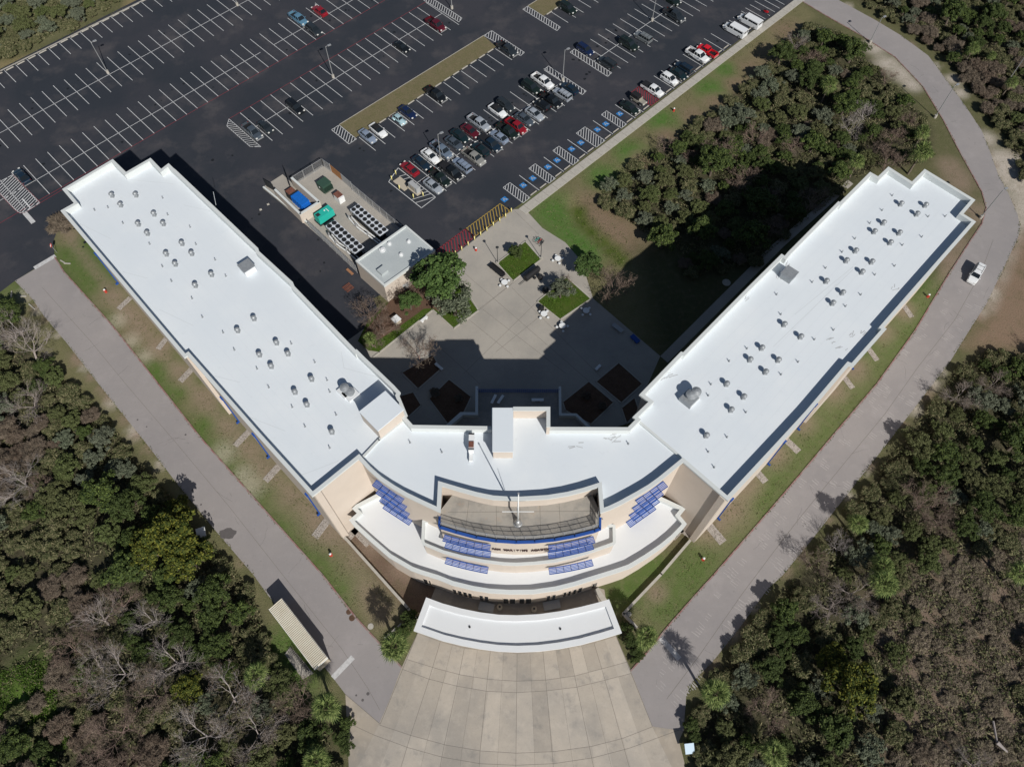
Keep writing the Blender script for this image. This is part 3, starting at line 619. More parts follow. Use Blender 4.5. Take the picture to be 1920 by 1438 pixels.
b = MB(); b.sheet(r2, ZGR); b.sheet(offset(ring, .45), ZGR - .3); b.build('roof', 'roof_white_bright', bw)
# second tier
ZT, ZTR = 11.1, 10.4
TIER = [(791.6, 975), (789.7, 1014), (793, 1021.3), (830, 1036.5), (867.6, 1046.6), (905, 1054), (942.8, 1058.9), (967.8, 1060), (1002.6, 1058), (1040, 1053.8), (1077.7, 1045), (1115, 1034), (1151.3, 1021.3), (1154.7, 1017), (1154, 984)]
tier = GL(TIER, ZT) + [G(1130, 935, ZP)[:2], G(826, 930, ZP)[:2]]
t1 = offset(tier, .15); t2 = offset(tier, .42)
b = MB(); b.prism(t1, ZGR - .2, ZT - .25, False); b.build('wall', 'stucco', bw)
cornice(tier, t1, t2, ZT - .25, ZT, ZTR, 'parapet', 'cap_white', bw)
b = MB(); b.sheet(t2, ZTR); b.build('roof', 'roof_white_bright', bw)
# viewing deck with the sign wall below it
ZD = 16.6
DK = [(823.5, 968), (822.5, 985), (824.5, 989.5), (855, 999), (892.7, 1009), (930, 1015.3), (967.8, 1017.8), (1002.6, 1017), (1040, 1013.3), (1077.7, 1006.5), (1115, 997.2), (1126, 992.5), (1126.5, 970)]
dk = GL(DK, ZD)
dpoly = dk + [G(1136, 958, ZP)[:2], G(1110, 900, ZP)[:2], G(850, 905, ZP)[:2], G(815, 950, ZP)[:2]]
b = MB(); b.prism(offset(dpoly, .12), ZTR - .3, ZD - .35, False); b.build('wall', 'stucco', bw)
b = MB(); b.prism(dpoly, ZD - .35, ZD); dko = b.build('deck', 'deck', bw)
b = MB(); n = len(dk); b.strip(offset(dpoly, .1)[:n], .26, ZD, .3); b.strip([Vector(p) for p in offset(dpoly, -.04)[:n]], .08, ZD - .2, .36); b.build('blue_fascia', 'blue_metal', dko)
# floor joints of the deck
b = MB()
for l in ([(930, 938), (932, 1010)], [(975, 938), (976, 1016)], [(1012, 940), (1014, 1012)], [(1048, 940), (1052, 1010)], [(880, 932), (872, 1000)], [(840, 960), (1118, 958)], [(1000, 985), (1120, 980)]): b.strip(GL(l, ZD), .05, ZD + .006)
b.build('deck_joint', 'joint', dko)
# the back wall of the deck, nearer than the cornice above it, and its doors
# railing
rl = offset(dpoly, .45)[:n]; rl = rl[1:]
pts = []
for a, c in zip(rl, rl[1:]):
    L = math.hypot(c[0] - a[0], c[1] - a[1]); k = max(1, round(L / 1.5))
    for i in range(k): pts.append((a[0] + (c[0] - a[0]) * i / k, a[1] + (c[1] - a[1]) * i / k))
pts.append(rl[-1])
b = MB()
for z in (ZD + .45, ZD + 1.0, ZD + 1.55): b.strip(pts, .05, z, .05)
for a, c in zip(pts, pts[1:]):
    for i in range(9): t = i / 9; b.box((a[0] + (c[0] - a[0]) * t, a[1] + (c[1] - a[1]) * t, ZD + 1.0), (.035, .035, 1.1))
rail = b.build('railing', 'pole_grey', bw)
for p in pts: b = MB(); b.box((p[0], p[1], ZD + .8), (.07, .07, 1.6)); b.build('rail_post', 'metal', rail)
# sign lettering, one mesh per word, set round the curve
wall_in = offset(dpoly, .12)
def quad(p0, p1, p2, t): return tuple(p0[i] * (1 - t) * (1 - 2 * t) + 4 * p1[i] * t * (1 - t) + p2[i] * t * (2 * t - 1) for i in range(2))
SP = (wall_in[4], wall_in[6], wall_in[8])
def text_mesh(s, size, ext=.06):
    cu = bpy.data.curves.new('text', 'FONT'); cu.body = s; cu.size = size; cu.extrude = ext; cu.align_x = 'CENTER'; cu.offset = .004
    o = bpy.data.objects.new('text', cu); COL.objects.link(o)
    me = bpy.data.meshes.new_from_object(o.evaluated_get(bpy.context.evaluated_depsgraph_get()))
    bpy.data.objects.remove(o); return me
def xcurve(x):       # point and tangent angle of the wall curve at world x
    best = None
    for i in range(201):
        t = i / 200; p = quad(*SP, t)
        if best is None or abs(p[0] - x) < best[0]: best = (abs(p[0] - x), t)
    t = best[1]; p = quad(*SP, t); a = quad(*SP, t - .01); c = quad(*SP, t + .01)
    return p, math.atan2(c[1] - a[1], c[0] - a[0])
xa, xb = G(922, 1029, ZD - 3.6)[0], G(1034, 1029, ZD - 3.6)[0]
full = 'A&M MARITIME ACADEMY'; adv = (xb - xa) / (len(full) - .3); cur = xa + adv * .5
for word in full.split(' '):
    vs, fs = [], []
    for chh in word:
        me = text_mesh(chh, 1.0); p, a = xcurve(cur); nx, ny = math.sin(a), -math.cos(a)
        o_ = len(vs)
        for v in me.vertices:
            x, y, z = v.co.x * .66, v.co.z, v.co.y * .95
            vs.append((p[0] + x * math.cos(a) + nx * (.1 + y), p[1] + x * math.sin(a) + ny * (.1 + y), ZD - 4.1 + z))
        fs += [tuple(i + o_ for i in pl.vertices) for pl in me.polygons]
        bpy.data.meshes.remove(me); cur += adv
    b = MB(); b.add(vs, fs); b.build('sign_lettering', 'letter', bw); cur += adv
# address plate on the end of the left wing
p0, p1 = Vector(G(600.5, 919, 17.5)), Vector(G(615, 906.5, 17.5)); dr = (p1 - p0).normalized(); nr = Vector((dr.y, -dr.x, 0))
b = MB(); c = (p0 + p1) / 2 + nr * .35; rz = math.atan2(dr.y, dr.x)
b.box(c, ((p1 - p0).length, .12, .8), rz); pl = b.build('address_plate', 'letter', bw)
b = MB()
for k in range(4):
    cc = p0 + (p1 - p0) * (.2 + .2 * k) + nr * .44
    b.box(cc, (.22, .06, .5), rz)
b.build('address_numeral', 'paint_white', pl)

# flat piers at the outer corners of both end walls
for pa, pb in (((585, 931), (600, 918.5)), ((1365, 938.9), (1351.5, 926.5))):
    A, B = Vector(G(*pa, ZP)[:2]), Vector(G(*pb, ZP)[:2]); t = (B - A).normalized(); nn = Vector((t.y, -t.x)); nn = nn if nn.y < 0 else -nn; A = A + t * .35; c = (A + B) / 2 - nn * .22
    b = MB(); b.box((c.x, c.y, (ZP - .35) / 2), ((B - A).length, .7, ZP - .352), math.atan2(t.y, t.x)); b.build('pier', 'stucco', bw)
# louvred sunshades
def louvre_row(pa, pb, mid, z, npan, depth, inward=.0, sl=5):
    A, B = Vector(G(*pa, z)[:2]), Vector(G(*pb, z)[:2]); Mi = Vector(G(*mid, z)[:2]) if mid else (A + B) / 2
    P = [Vector(quad(A, Mi, B, i / npan)) for i in range(npan + 1)]
    for a, c in zip(P, P[1:]):
        t = (c - a); nn = Vector((t.y, -t.x)).normalized()
        if nn.y > 0: nn = -nn
        b = MB()
        for q0, q1 in ((a, a + nn * depth), (c, c + nn * depth), (a, c), (a + nn * depth, c + nn * depth)): b.strip([q0, q1], .05, z - .05, .1)
        o = b.build('sunshade', 'blue_metal', bw)
        b = MB()
        for k in range(sl):
            f = (k + .6) / sl * depth
            m_ = (a + c) / 2 + nn * f
            b.box((m_.x, m_.y, z), (t.length * .93, depth / sl * .62, .05), math.atan2(t.y, t.x))
        b.build('louvre', 'blue_louver', o)
SL_A, SL_B = (706, 899.5), (759, 933.5)
XA, XB = [Vector(G(*p, 17.2)) for p in (SL_A, SL_B)]
YA, YB = [Vector(G(*p, 17.2)) for p in ((1191.5, 938), (1243.5, 902))]
def P2(w_):       # world point to pixel, used only to restate a measured point at another height
    zz = w_[2] - CH; depth = w_[1] * _cp - zz * _sp; yy = w_[1] * _sp + zz * _cp
    return (960 + F * w_[0] / depth, 719 - F * yy / depth)
for k in range(4):
    z = 17.2 - 3.2 * k
    louvre_row(P2((XA.x, XA.y, z)), P2((XB.x, XB.y, z)), None, z, 4, 1.0)
    louvre_row(P2((YA.x, YA.y, z)), P2((YB.x, YB.y, z)), None, z, 4, 1.0)
louvre_row((834, 1002), (920, 1021), (876, 1013), ZD - 1.3, 6, .95)
louvre_row((837.6, 1014.5), (921, 1033), (878, 1025.5), ZD - 4.4, 6, .95)
louvre_row((1028, 1022.5), (1112, 1005), (1070, 1015.5), ZD - 1.3, 6, .95)
louvre_row((1027, 1034.5), (1109.5, 1017.5), (1068, 1028), ZD - 4.4, 6, .95)
louvre_row((837.8, 1044.5), (916, 1063), (876, 1054.8), ZT - 2.0, 6, .95)
louvre_row((1028.5, 1064.5), (1109, 1048.5), (1069, 1058), ZT - 2.0, 6, .95)
# windows: ring front, wall facing the court
def wall_box(p0, p1, z0, z1, name, par, proud=.04, m='glass_dark', frame=True):
    a, c = Vector(p0), Vector(p1); t = c - a; rz = math.atan2(t.y, t.x); m_ = (a + c) / 2; nn = Vector((t.y, -t.x)).normalized()
    b = MB()
    if frame:
        b.box((m_.x + nn.x * proud, m_.y + nn.y * proud, (z0 + z1) / 2), (t.length, .1, z1 - z0), rz); f = b.build(name, 'stucco', par)
        b = MB(); b.box((m_.x + nn.x * (proud + .03), m_.y + nn.y * (proud + .03), (z0 + z1) / 2), (t.length - .16, .1, z1 - z0 - .16), rz); b.build('pane', m, f); return f
    b.box((m_.x + nn.x * proud, m_.y + nn.y * proud, (z0 + z1) / 2), (t.length, .1, z1 - z0), rz); return b.build(name, m, par)
def poly_at_x(poly, xa, xb):
    """points on the front polyline at two x values"""
    out = []
    for x in (xa, xb):
        for a, c in zip(poly, poly[1:]):
            if min(a[0], c[0]) <= x <= max(a[0], c[0]) and abs(a[0] - c[0]) > 1e-6:
                t = (x - a[0]) / (c[0] - a[0]); out.append((x, a[1] + t * (c[1] - a[1]))); break
    return out
front = r1[4:26]
for pa, pb, kind in ((793, 802, 'window'), (803.5, 808, 'window'), (849, 857, 'window'), (858.5, 867, 'window'), (868.5, 877, 'window'), (878, 886, 'window'), (899, 907, 'window'), (908.5, 917, 'window'), (943, 954, 'door'), (955, 967, 'door'), (973, 984, 'door'), (985, 997, 'door'), (1024, 1032, 'window'), (1034, 1042, 'window'), (1055, 1062, 'window'), (1064, 1071, 'window'), (1073, 1081, 'window'), (1083, 1092, 'window'), (1110, 1120, 'window')):
    xa, xb = G(pa, 1120, 2)[0], G(pb, 1120, 2)[0]; e_ = poly_at_x(front, xa, xb)
    if len(e_) == 2: wall_box(e_[0], e_[1], .05 if kind == 'door' else .8, 3.2 if kind == 'door' else 3.6, kind, bw, m='glass_dark')
def wing_windows(pa, pb, n, floors, flip=False):
    A, B = Vector(G(*pa, ZP)[:2]), Vector(G(*pb, ZP)[:2]); t = (B - A).normalized(); nn = Vector((t.y, -t.x)); L = (B - A).length
    A = A - nn * .3; B = B - nn * .3
    for i in range(n):
        for z in floors:
            c = A + t * (L * (i + .5) / n); wall_box(c - t * .9, c + t * .9, z, z + 1.6, 'window', bw, proud=.03)
wing_windows((667, 656), (554, 538), 6, (2, 6.5, 11, 15.5)); wing_windows((548, 529), (486, 472), 4, (2, 6.5, 11, 15.5)); 
wing_windows((1401, 540), (1281, 660), 6, (2, 6.5, 11, 15.5)); wing_windows((1276, 661), (1200, 739), 4, (2, 6.5, 11, 15.5))
# downpipes
for bx, by in ((508.5, 855.5), (603, 962), (451, 791), (224.5, 532), (1489, 801), (1432.5, 866), (1339.7, 968), (1593, 690)):
    g = G(bx, by); best = min(((Vector(g[:2]) - Vector(p)).length, i) for i, p in enumerate(o1))
    # slide to the nearest wall line
    bp = None
    for a, c in zip(o1, o1[1:] + o1[:1]):
        a, c = Vector(a), Vector(c); t = max(0, min(1, (Vector(g[:2]) - a).dot(c - a) / max((c - a).length_squared, 1e-9))); q_ = a + (c - a) * t; d = (q_ - Vector(g[:2])).length
        if bp is None or d < bp[0]: bp = (d, q_, (c - a).normalized())
    nn = Vector((bp[2].y, -bp[2].x)); cen = bp[1] + nn * .12
    b = MB(); b.box((cen.x, cen.y, 4.6), (.22, .18, 8.8), math.atan2(bp[2].y, bp[2].x)); b.box((cen.x, cen.y, 9.1), (.6, .34, .5), math.atan2(bp[2].y, bp[2].x)); b.box((cen.x + nn.x * .25, cen.y + nn.y * .25, .35), (.24, .5, .3), math.atan2(bp[2].y, bp[2].x)); b.build('downpipe', 'blue_metal', bw)
# stepped end wing walls (projecting buttresses seen at both ends)
# roof vents
VENTL = [(209, 365.5), (254, 365), (225.3, 383.8), (288, 400.8), (305.5, 418.8), (258.4, 419.6), (275.4, 437), (340.5, 455.9), (358.8, 474.7), (311, 475.7), (328, 494.5), (396, 514), (365.5, 534.5), (475.7, 596.6), (445, 619), (518, 642), (539.6, 662.5), (486, 664.5), (508, 686), (584, 710), (552.6, 734.4), (575, 758), (622, 809)]
VENTR = [(1690, 382), (1736, 384.5), (1720, 401), (1657, 417.6), (1640, 434), (1687, 436.4), (1670, 454.6), (1605, 470), (1587.7, 488.4), (1635.3, 490.7), (1617, 509.7), (1550, 527), (1580.5, 548.5), (1562, 568), (1471, 608), (1502, 631), (1460, 674.7), (1429, 652), (1407, 674), (1436, 697), (1363, 719.5), (1395, 743.5), (1371.5, 768), (1325, 816)]
tv = None
for i, (x, y) in enumerate(VENTL + VENTR):
    g = G(x, y, ZR + .5)
    if tv is None:
        b = MB(); b.box((g[0], g[1], ZR + .14), (.62, .62, .2), 0, .85); b.cyl((g[0], g[1], ZR + .22), .2, .4, 12)
        tv = b.build('roof_vent', 'galv', bw)
        b = MB(); n = 14
        for k, (r, z) in enumerate(((.30, 0), (.44, .12), (.46, .3), (.30, .48))): pass
        prof = ((.22, .56), (.34, .66), (.36, .84), (.22, 1.0), (.03, 1.08))
        rings = [[(g[0] + r * math.cos(2 * math.pi * j / n), g[1] + r * math.sin(2 * math.pi * j / n), ZR + z) for j in range(n)] for r, z in prof]
        b.loft(rings)
        for j in range(n):
            t = 2 * math.pi * j / n; b.box((g[0] + .37 * math.cos(t), g[1] + .37 * math.sin(t), ZR + .74), (.04, .08, .24), t + .6)
        cap0 = b.build('vent_cap', 'galv', tv); g0 = g
    else:
        c = tv.copy(); COL.objects.link(c); c.parent = bw; c.location = (g[0] - g0[0], g[1] - g0[1], 0); d = cap0.copy(); COL.objects.link(d); d.parent = c
# small vent pipes
PIPES = [(304.5, 370.5), (314, 402), (230, 418), (176.6, 393.5), (202, 388.5), (280, 457), (304, 499), (356, 425), (367, 457.6), (403, 486.5), (321, 526.6), (423, 517), (359.6, 559), (379, 594), (418, 623), (439, 655.4), (546, 643.5), (481.5, 690.8), (590, 678.5), (503.5, 725.5), (547.5, 762.5), (613, 712), (618, 734), (571.5, 799), (617.7, 839), (630, 777), (1673.6, 366), (1631.5, 418), (1654.6, 393.8), (1741, 405.5), (1773, 405), (1603.6, 447), (1729, 443.5), (1692.6, 459), (1579.5, 472), (1548.6, 502), (1523.5, 528.5), (1641, 514.5), (1678, 498), (1456.6, 551.5), (1614.5, 552), (1586, 573.6), (1464.5, 589), (1563.5, 618), (1527.5, 636), (1497, 678), (1465, 701.7), (1367.6, 676.5), (1401, 653), (1333.5, 720), (1399, 772.5), (1363.6, 819), (1339.6, 875.6), (1328.4, 846.5), (1328.5, 741), (1178.5, 831.5), (768.7, 829), (828.5, 847), (692.5, 940)]
pp = None
for i, (x, y) in enumerate(PIPES):
    zr = ZR if i < len(PIPES) - 1 else ZGR
    g = G(x, y, zr + .2)
    if pp is None:
        b = MB(); b.cyl((g[0], g[1], ZR), .16, .1, 10, .12); b.cyl((g[0], g[1], ZR + .1), .07, .36, 8); pp = b.build('vent_pipe', 'galv', bw); g0 = g
    else:
        c = pp.copy(); COL.objects.link(c); c.parent = bw; c.location = (g[0] - g0[0], g[1] - g0[1], zr - ZR)
# big exhaust fans
def fan(px, py, r=.75, h=1.3, base=None):
    g = G(px, py, ZR + h); b = MB(); b.cyl((g[0], g[1], ZR), r * .75, h * .55, 18); b.cyl((g[0], g[1], ZR + h * .55), r * .7, h * .2, 18, r); b.cyl((g[0], g[1], ZR + h * .75), r, h * .2, 18, r * .96); b.cyl((g[0], g[1], ZR + h * .95), r * .96, h * .12, 18, r * .3)
    o = b.build('exhaust_fan', 'galv', bw)
    if base: b = MB(); b.box((g[0], g[1], ZR + .2), (base, base, .4), .78); b.build('fan_curb', 'roof_white_bright', o)
fan(645, 725, .7, 1.5, 1.9); fan(655, 732.5, .75, 1.2, 1.9); fan(1297, 738, .8, 1.7, 2.2); fan(1306.5, 732.5, .75, 1.9); 
g = G(1293, 745, ZR + .9); b = MB(); b.box((g[0], g[1], ZR + .45), (2.1, 2.1, .9), .78, .95); b.build('duct_box', 'galv', bw)
for x, y, rz in ((462.5, 500, .75), (1480, 513, .82)):
    g = G(x, y, ZR + 1.0); b = MB(); b.box((g[0], g[1], ZR + .6), (1.9, 1.9, 1.2), rz); hb = b.build('roof_hatch', 'roof_white_bright' if x < 900 else 'galv', bw)
    b = MB(); b.box((g[0], g[1], ZR + 1.26), (2.1, 2.1, .12), rz); b.build('hatch_lid', 'galv', hb)
# rooftop lift beam by the penthouse
g = G(884, 833, ZR + .8); ga = G(884, 818, ZR + .8); b = MB(); b.box((g[0], g[1] + .1, ZR + .9), (.75, 2.6, .9), 0); b.box((g[0] - .05, g[1] - 1.8, ZR + .35), (.5, 1.2, .5), 0); ro = b.build('air_unit', 'white_metal', bw)
b = MB(); b.box((g[0], g[1] - .25, ZR + 1.4), (.7, .9, .12), 0); b.build('motor', 'rust', ro); b = MB(); b.box((g[0], g[1] + 1.35, ZR + 1.4), (.8, .2, .16), 0); b.box((g[0], g[1] - .95, ZR + 1.38), (.8, .15, .1), 0); b.build('bracket', 'dark_metal', ro)
# canopy drain etc are on the canopy below
# rear terrace one floor up, in shade
ZB = 5.5
for pts in ([(863, 772.5), (891, 772.5), (891.5, 724), (896.5, 724), (896, 778), (868, 778), (842, 800), (834, 798.5)], [(1047.5, 724.5), (1052, 724.5), (1053, 774.5), (1081, 775), (1108, 799.5), (1101, 800.5), (1079, 779.5), (1048.5, 779)]):
    w_ = GL(pts, ZB + 1.0); b = MB(); b.prism(w_, 0, ZB + 1.0); b.build('terrace_wall', 'cap_white', bw)
b = MB(); b.prism(GL([(894, 731), (1050, 731), (1051, 778), (1079, 778), (1110, 812), (1110, 850), (830, 850), (840, 800), (866, 776), (894, 776)], ZB), 0, ZB, True); b.build('terrace', 'deck', bw)
b = MB(); w_ = GL([(895, 730.5), (1049, 731)], ZB + 1); 
for k in (0, .35, .7, 1.0): b.strip(w_, .05, ZB + .1 + k, .05)
for i in range(40): t = i / 39; b.box((w_[0][0] + (w_[1][0] - w_[0][0]) * t, w_[0][1], ZB + .6), (.05, .05, 1.2))
b.build('terrace_railing', 'blue_metal', bw)

# flagpole: a ship's mast on the deck
zt = ZD + height((971, 981), (973.5, 925.5), ZD)
g = G(971, 981, ZD); fp = thing('flagpole', 'tall white flagpole with a cross yard standing on the curved viewing deck', 'flagpole', g)
b = MB(); b.tube((g[0], g[1], ZD + .5), (g[0], g[1], zt), .14, .06, 10); b.build('pole', 'white_metal', fp, True)
b = MB(); b.cyl((g[0], g[1], ZD), .62, .1, 20); b.cyl((g[0], g[1], ZD + .1), .5, .9, 20, .2); b.build('base', 'metal', fp, True)
zy = ZD + (zt - ZD) * .42; b = MB(); b.tube((g[0] - 2.1, g[1], zy), (g[0] + 2.1, g[1], zy), .05, .05, 6); b.build('yard', 'white_metal', fp)
b = MB(); b.tube((g[0] - .15, g[1] + .1, ZD + (zt - ZD) * .36), (g[0] + .05, g[1] + 1.5, ZD + (zt - ZD) * .62), .05, .03, 6); b.build('gaff', 'pole_grey', fp)
b = MB(); b.cyl((g[0], g[1], zt), .12, .18, 10); b.build('truck_cap', 'metal', fp)

# entrance canopy
ZC = 4.6
cn = GL([(799, 1119.5), (830, 1131), (865, 1140.5), (900, 1147.5), (935, 1152), (970, 1153), (1010, 1151), (1050, 1145.5), (1090, 1137), (1120, 1129.5), (1142, 1123)], ZC) + GL([(1166, 1186), (1130, 1197), (1090, 1208), (1050, 1215.5), (1010, 1220.5), (970, 1222), (935, 1220.5), (900, 1216), (865, 1209.5), (830, 1201), (800, 1190.5), (775.5, 1182)], ZC)
cano = thing('entry_canopy', 'white curved entry canopy over the forecourt in front of the academy building', 'canopy', (*G(970, 1190)[:2], 0))
c2_ = offset(cn, .85); cw = offset(cn, .1)
b = MB(); b.prism(cw, ZC - 1.1, ZC - .95, False, True); b.prism(cw, ZC - 1.1, ZC - .1, False); b.build('fascia', 'stucco', cano)
cornice(cn, cw, c2_, ZC - .5, ZC, ZC - .4, 'rim', 'roof_white_bright', cano)
b = MB(); b.sheet(c2_, ZC - .4); b.build('roof', 'roof_white_bright', cano)
for x, y in ((880.5, 1175), (1050.5, 1178.5)):
    g = G(x, y, ZC - .3); b = MB(); b.cyl((g[0], g[1], ZC - .399), .16, .12, 14); b.build('roof_drain', 'dark_metal', cano)
for x, y in ((815, 1165), (870, 1180), (1075, 1182), (1130, 1165)):
    g = G(x, y, 2.5); b = MB(); b.box((g[0], g[1], (ZC - 1.1) / 2), (.6, .6, ZC - 1.1)); b.build('column', 'stucco', cano)
# garden walls by the entry
def lowwall(pts, label, wd=.32, h=.7, m='stucco'):
    w_ = GL(pts, h); t = thing('garden_wall', label, 'wall', (*w_[0], 0)); b = MB(); b.strip(w_, wd, 0, h); b.build('wall', m, t); b = MB(); b.strip(w_, wd + .08, h, .06); b.build('coping', 'kerb_concrete', t)
lowwall([(646, 1007), (765, 1140), (785, 1166)], 'low beige garden wall running from the left wing towards the entry canopy')
lowwall([(1294, 1013), (1240, 1076), (1169, 1150), (1194, 1176)], 'low beige garden wall bent round a bed right of the entry canopy')
lowwall([(1119, 1106), (1140, 1135)], 'short broad beige wall beside the right end of the canopy', .75, .6)
lowwall([(752, 1170), (722, 1196)], 'short low garden wall by the palm left of the canopy', .25, .4)

# ------------------------------------------------------------ service yard
ROT = TH                       # car park row direction; EN is ROT - 90
sheet('yard_slab', GL([(493, 351.5), (530, 327.5), (549, 345), (607, 308), (752, 430), (668, 505)]), 'plaza_concrete', .05)
pb = GL([(666.3, 489), (761, 422), (816, 469), (720, 536.5)], 5.2)
pt = thing('plant_building', 'small flat roofed beige plant building beside the fenced equipment yard', 'building', (*G(740, 500)[:2], 0))
b = MB(); b.prism(offset(pb, .06), 0, 5.1, False); b.build('wall', 'stucco', pt)
cornice(pb, offset(pb, .06), offset(pb, .38), 4.7, 5.2, 4.95, 'parapet', 'cap_white', pt)
b = MB(); b.sheet(offset(pb, .37), 4.95); b.build('roof', 'plant_roof', pt)
for x, y, r in ((716.5, 467, .62), (729.5, 455.5, .42), (751.5, 476, .42), (766, 451.5, .40)):
    g = G(x, y, 5.3); b = MB(); b.cyl((g[0], g[1], 4.95), r, .22, 18); b.cyl((g[0], g[1], 5.17), r * .6, .25, 16, r * .5); b.build('roof_fan', 'roof_white_bright', pt)
g = G(717, 507, 5.4); b = MB(); b.box((g[0], g[1], 5.25), (1.5, 1.5, .6), ROT); b.build('roof_hatch', 'plant_roof', pt)
a, c = pb[3], pb[2]
wall_box(Vector(a) + (Vector(c) - Vector(a)) * .3, Vector(a) + (Vector(c) - Vector(a)) * .42, .05, 2.2, 'door', pt, m='box_grey')
def wallrun(pts, z, wd, label, m='stucco', cap='cap_white'):
    w_ = GL(pts, z); t = thing('yard_wall', label, 'wall', (*w_[0], 0)); b = MB(); b.strip(w_, wd, 0, z); b.build('wall', m, t); b = MB(); b.strip(w_, wd + .06, z, .08); b.build('coping', cap, t)
wallrun([(547, 334), (598, 379), (563, 401.5), (516, 356)], 2.5, .42, 'beige yard wall wrapped round the blue compactor on three sides')
wallrun([(494, 351), (577, 418), (668, 504)], .5, .3, 'low pale kerb wall under the fence along the left side of the yard', m='kerb_concrete')
def fence(pts, z, label, step=2.2):
    w_ = GL(pts, z); t = thing('fence', label, 'fence', (*w_[0], 0)); b = MB()
    for a, c in zip(w_, w_[1:]):
        L = math.hypot(c[0] - a[0], c[1] - a[1]); k = int(L / .16)
        for i in range(k): q = i / k; b.box((a[0] + (c[0] - a[0]) * q, a[1] + (c[1] - a[1]) * q, z / 2 + .05), (.03, .03, z - .2))
        b.strip([a, c], .06, z - .1, .07); b.strip([a, c], .05, .15, .06)
    b.build('panel', 'metal', t)
    for a, c in zip(w_, w_[1:]):
        L = math.hypot(c[0] - a[0], c[1] - a[1]); k = max(1, round(L / step))
        for i in range(k + 1): q = i / k; b = MB(); b.box((a[0] + (c[0] - a[0]) * q, a[1] + (c[1] - a[1]) * q, z / 2), (.1, .1, z + .1)); b.build('post', 'metal', t)
fence([(548.5, 331), (602.5, 297.5)], 2.3, 'grey picket fence closing the car park end of the equipment yard')
fence([(602.5, 297.5), (617.5, 308)], 2.3, 'short corner length of grey picket fence at the top of the yard')
fence([(657.5, 343), (752, 422)], 2.3, 'grey picket fence along the right side of the yard past the chillers')
fence([(577, 414), (666, 498)], 2.3, 'grey picket fence along the left side of the yard facing the wing')
w_ = GL([(617.5, 308), (638, 325), (657.5, 342)], 2.2); t = thing('yard_gate', 'double gate in the yard fence, one leaf rusty orange and one grey', 'gate', (*w_[0], 0))
for i, m_ in ((0, 'rust'), (1, 'box_grey')):
    b = MB(); b.strip([w_[i], w_[i + 1]], .05, .15, 2.0); b.build('gate_leaf', mat('gate_rust', (.36, .17, .07), .8) if i == 0 else m_, t)
b = MB(); b.box((*w_[0], 1.15), (.14, .14, 2.4)); b.box((*w_[2], 1.15), (.14, .14, 2.4)); b.build('gate_post', 'metal', t)
for (a, c), lb in ((((546, 354), (534, 318)), 'dark steel gate leaf swung open on the right of the compactor bay'), (((513, 352), (497, 343)), 'dark steel gate leaf swung open on the left of the compactor bay')):
    w_ = GL([a, c], 1.1); t = thing('bay_gate', lb, 'gate', (*w_[0], 0)); b = MB(); b.strip(w_, .06, .1, 2.0); b.build('gate_leaf', 'dark_metal', t)
# compactor
def frame(c, rz):
    ca, sa = math.cos(rz), math.sin(rz)
    return lambda x, y, z=0: (c[0] + x * ca - y * sa, c[1] + x * sa + y * ca, c[2] + z)
rz = ROT - R(90); c = (*G(562, 375, 1.2)[:2], .05)
t = thing('trash_compactor', 'bright blue trash compactor with brown hopper parked between the beige yard walls', 'compactor', c); fr = frame(c, rz)
b = MB(); b.box(fr(.3, 0, 1.0), (3.6, 2.0, 1.7), rz); b.box(fr(2.6, 0, .85), (1.4, 1.9, 1.4), rz, .9)
for x in (-1.2, -.4, .4, 1.2, 1.9): b.box(fr(x, 0, 1.0), (.12, 2.12, 1.75), rz)
b.build('container', 'bin_blue', t)
b = MB(); b.box(fr(-2.7, 0, .7), (1.7, 1.9, 1.3), rz, .92); b.build('press_body', 'dark_metal', t)
b = MB(); b.box(fr(-3.1, 0, 1.42), (1.3, 1.6, .12), rz); b.build('hopper', 'rust', t)
b = MB(); 
for y in (-.8, .8): b.box(fr(0, y, .12), (6.4, .16, .2), rz)
b.build('skid', 'dark_metal', t)
# transformer, cabinet, generator
c = (*G(608, 346, 1.3)[:2], .05); fr = frame(c, ROT); t = thing('transformer', 'dark green boxy transformer standing on the yard slab near the fence corner', 'transformer', c)
b = MB(); b.box(fr(0, 0, .95), (2.2, 2.0, 1.8), ROT, .97); b.box(fr(0, 0, 1.9), (2.3, 2.1, .1), ROT); b.build('cabinet', 'box_green', t)
b = MB()
for i in range(9): b.box(fr(-1 + i * .25, -1.25, .9), (.06, .5, 1.3), ROT)
b.build('cooling_fins', 'box_green', t); b = MB(); b.box(fr(-1.14, .2, 1.1), (.05, .25, .35), ROT); b.build('warning_label', 'paint_white', t)
c = (*G(636, 370, 1.0)[:2], .05); fr = frame(c, ROT); t = thing('switch_cabinet', 'white switch cabinet with a rusty top in the middle of the yard', 'cabinet', c)
b = MB(); b.box(fr(0, 0, .8), (1.3, 1.9, 1.5), ROT - R(0)); b.build('cabinet', 'white_metal', t); b = MB(); b.box(fr(0, .2, 1.6), (1.35, 1.6, .1), ROT); b.build('cabinet_top', 'rust', t)
c = (*G(607, 399, 1.8)[:2], .05); fr = frame(c, ROT); t = thing('generator', 'teal enclosed generator at the compactor wall in the yard', 'generator', c)
b = MB(); b.box(fr(0, 0, 1.2), (3.7, 1.75, 1.7), ROT, .96); b.build('enclosure', 'teal', t); b = MB(); b.box(fr(0, 0, .2), (4.0, 2.0, .35), ROT); b.build('base_frame', 'dark_metal', t)
b = MB(); b.box(fr(-1.3, .1, 2.08), (.8, .8, .06), ROT); b.build('exhaust_grille', 'dark_metal', t); b = MB(); b.box(fr(.8, -.2, 2.1), (.12, .9, .12), ROT); b.box(fr(.3, .1, 2.1), (.25, .25, .15), ROT); b.build('lifting_bar', 'white_metal', t)
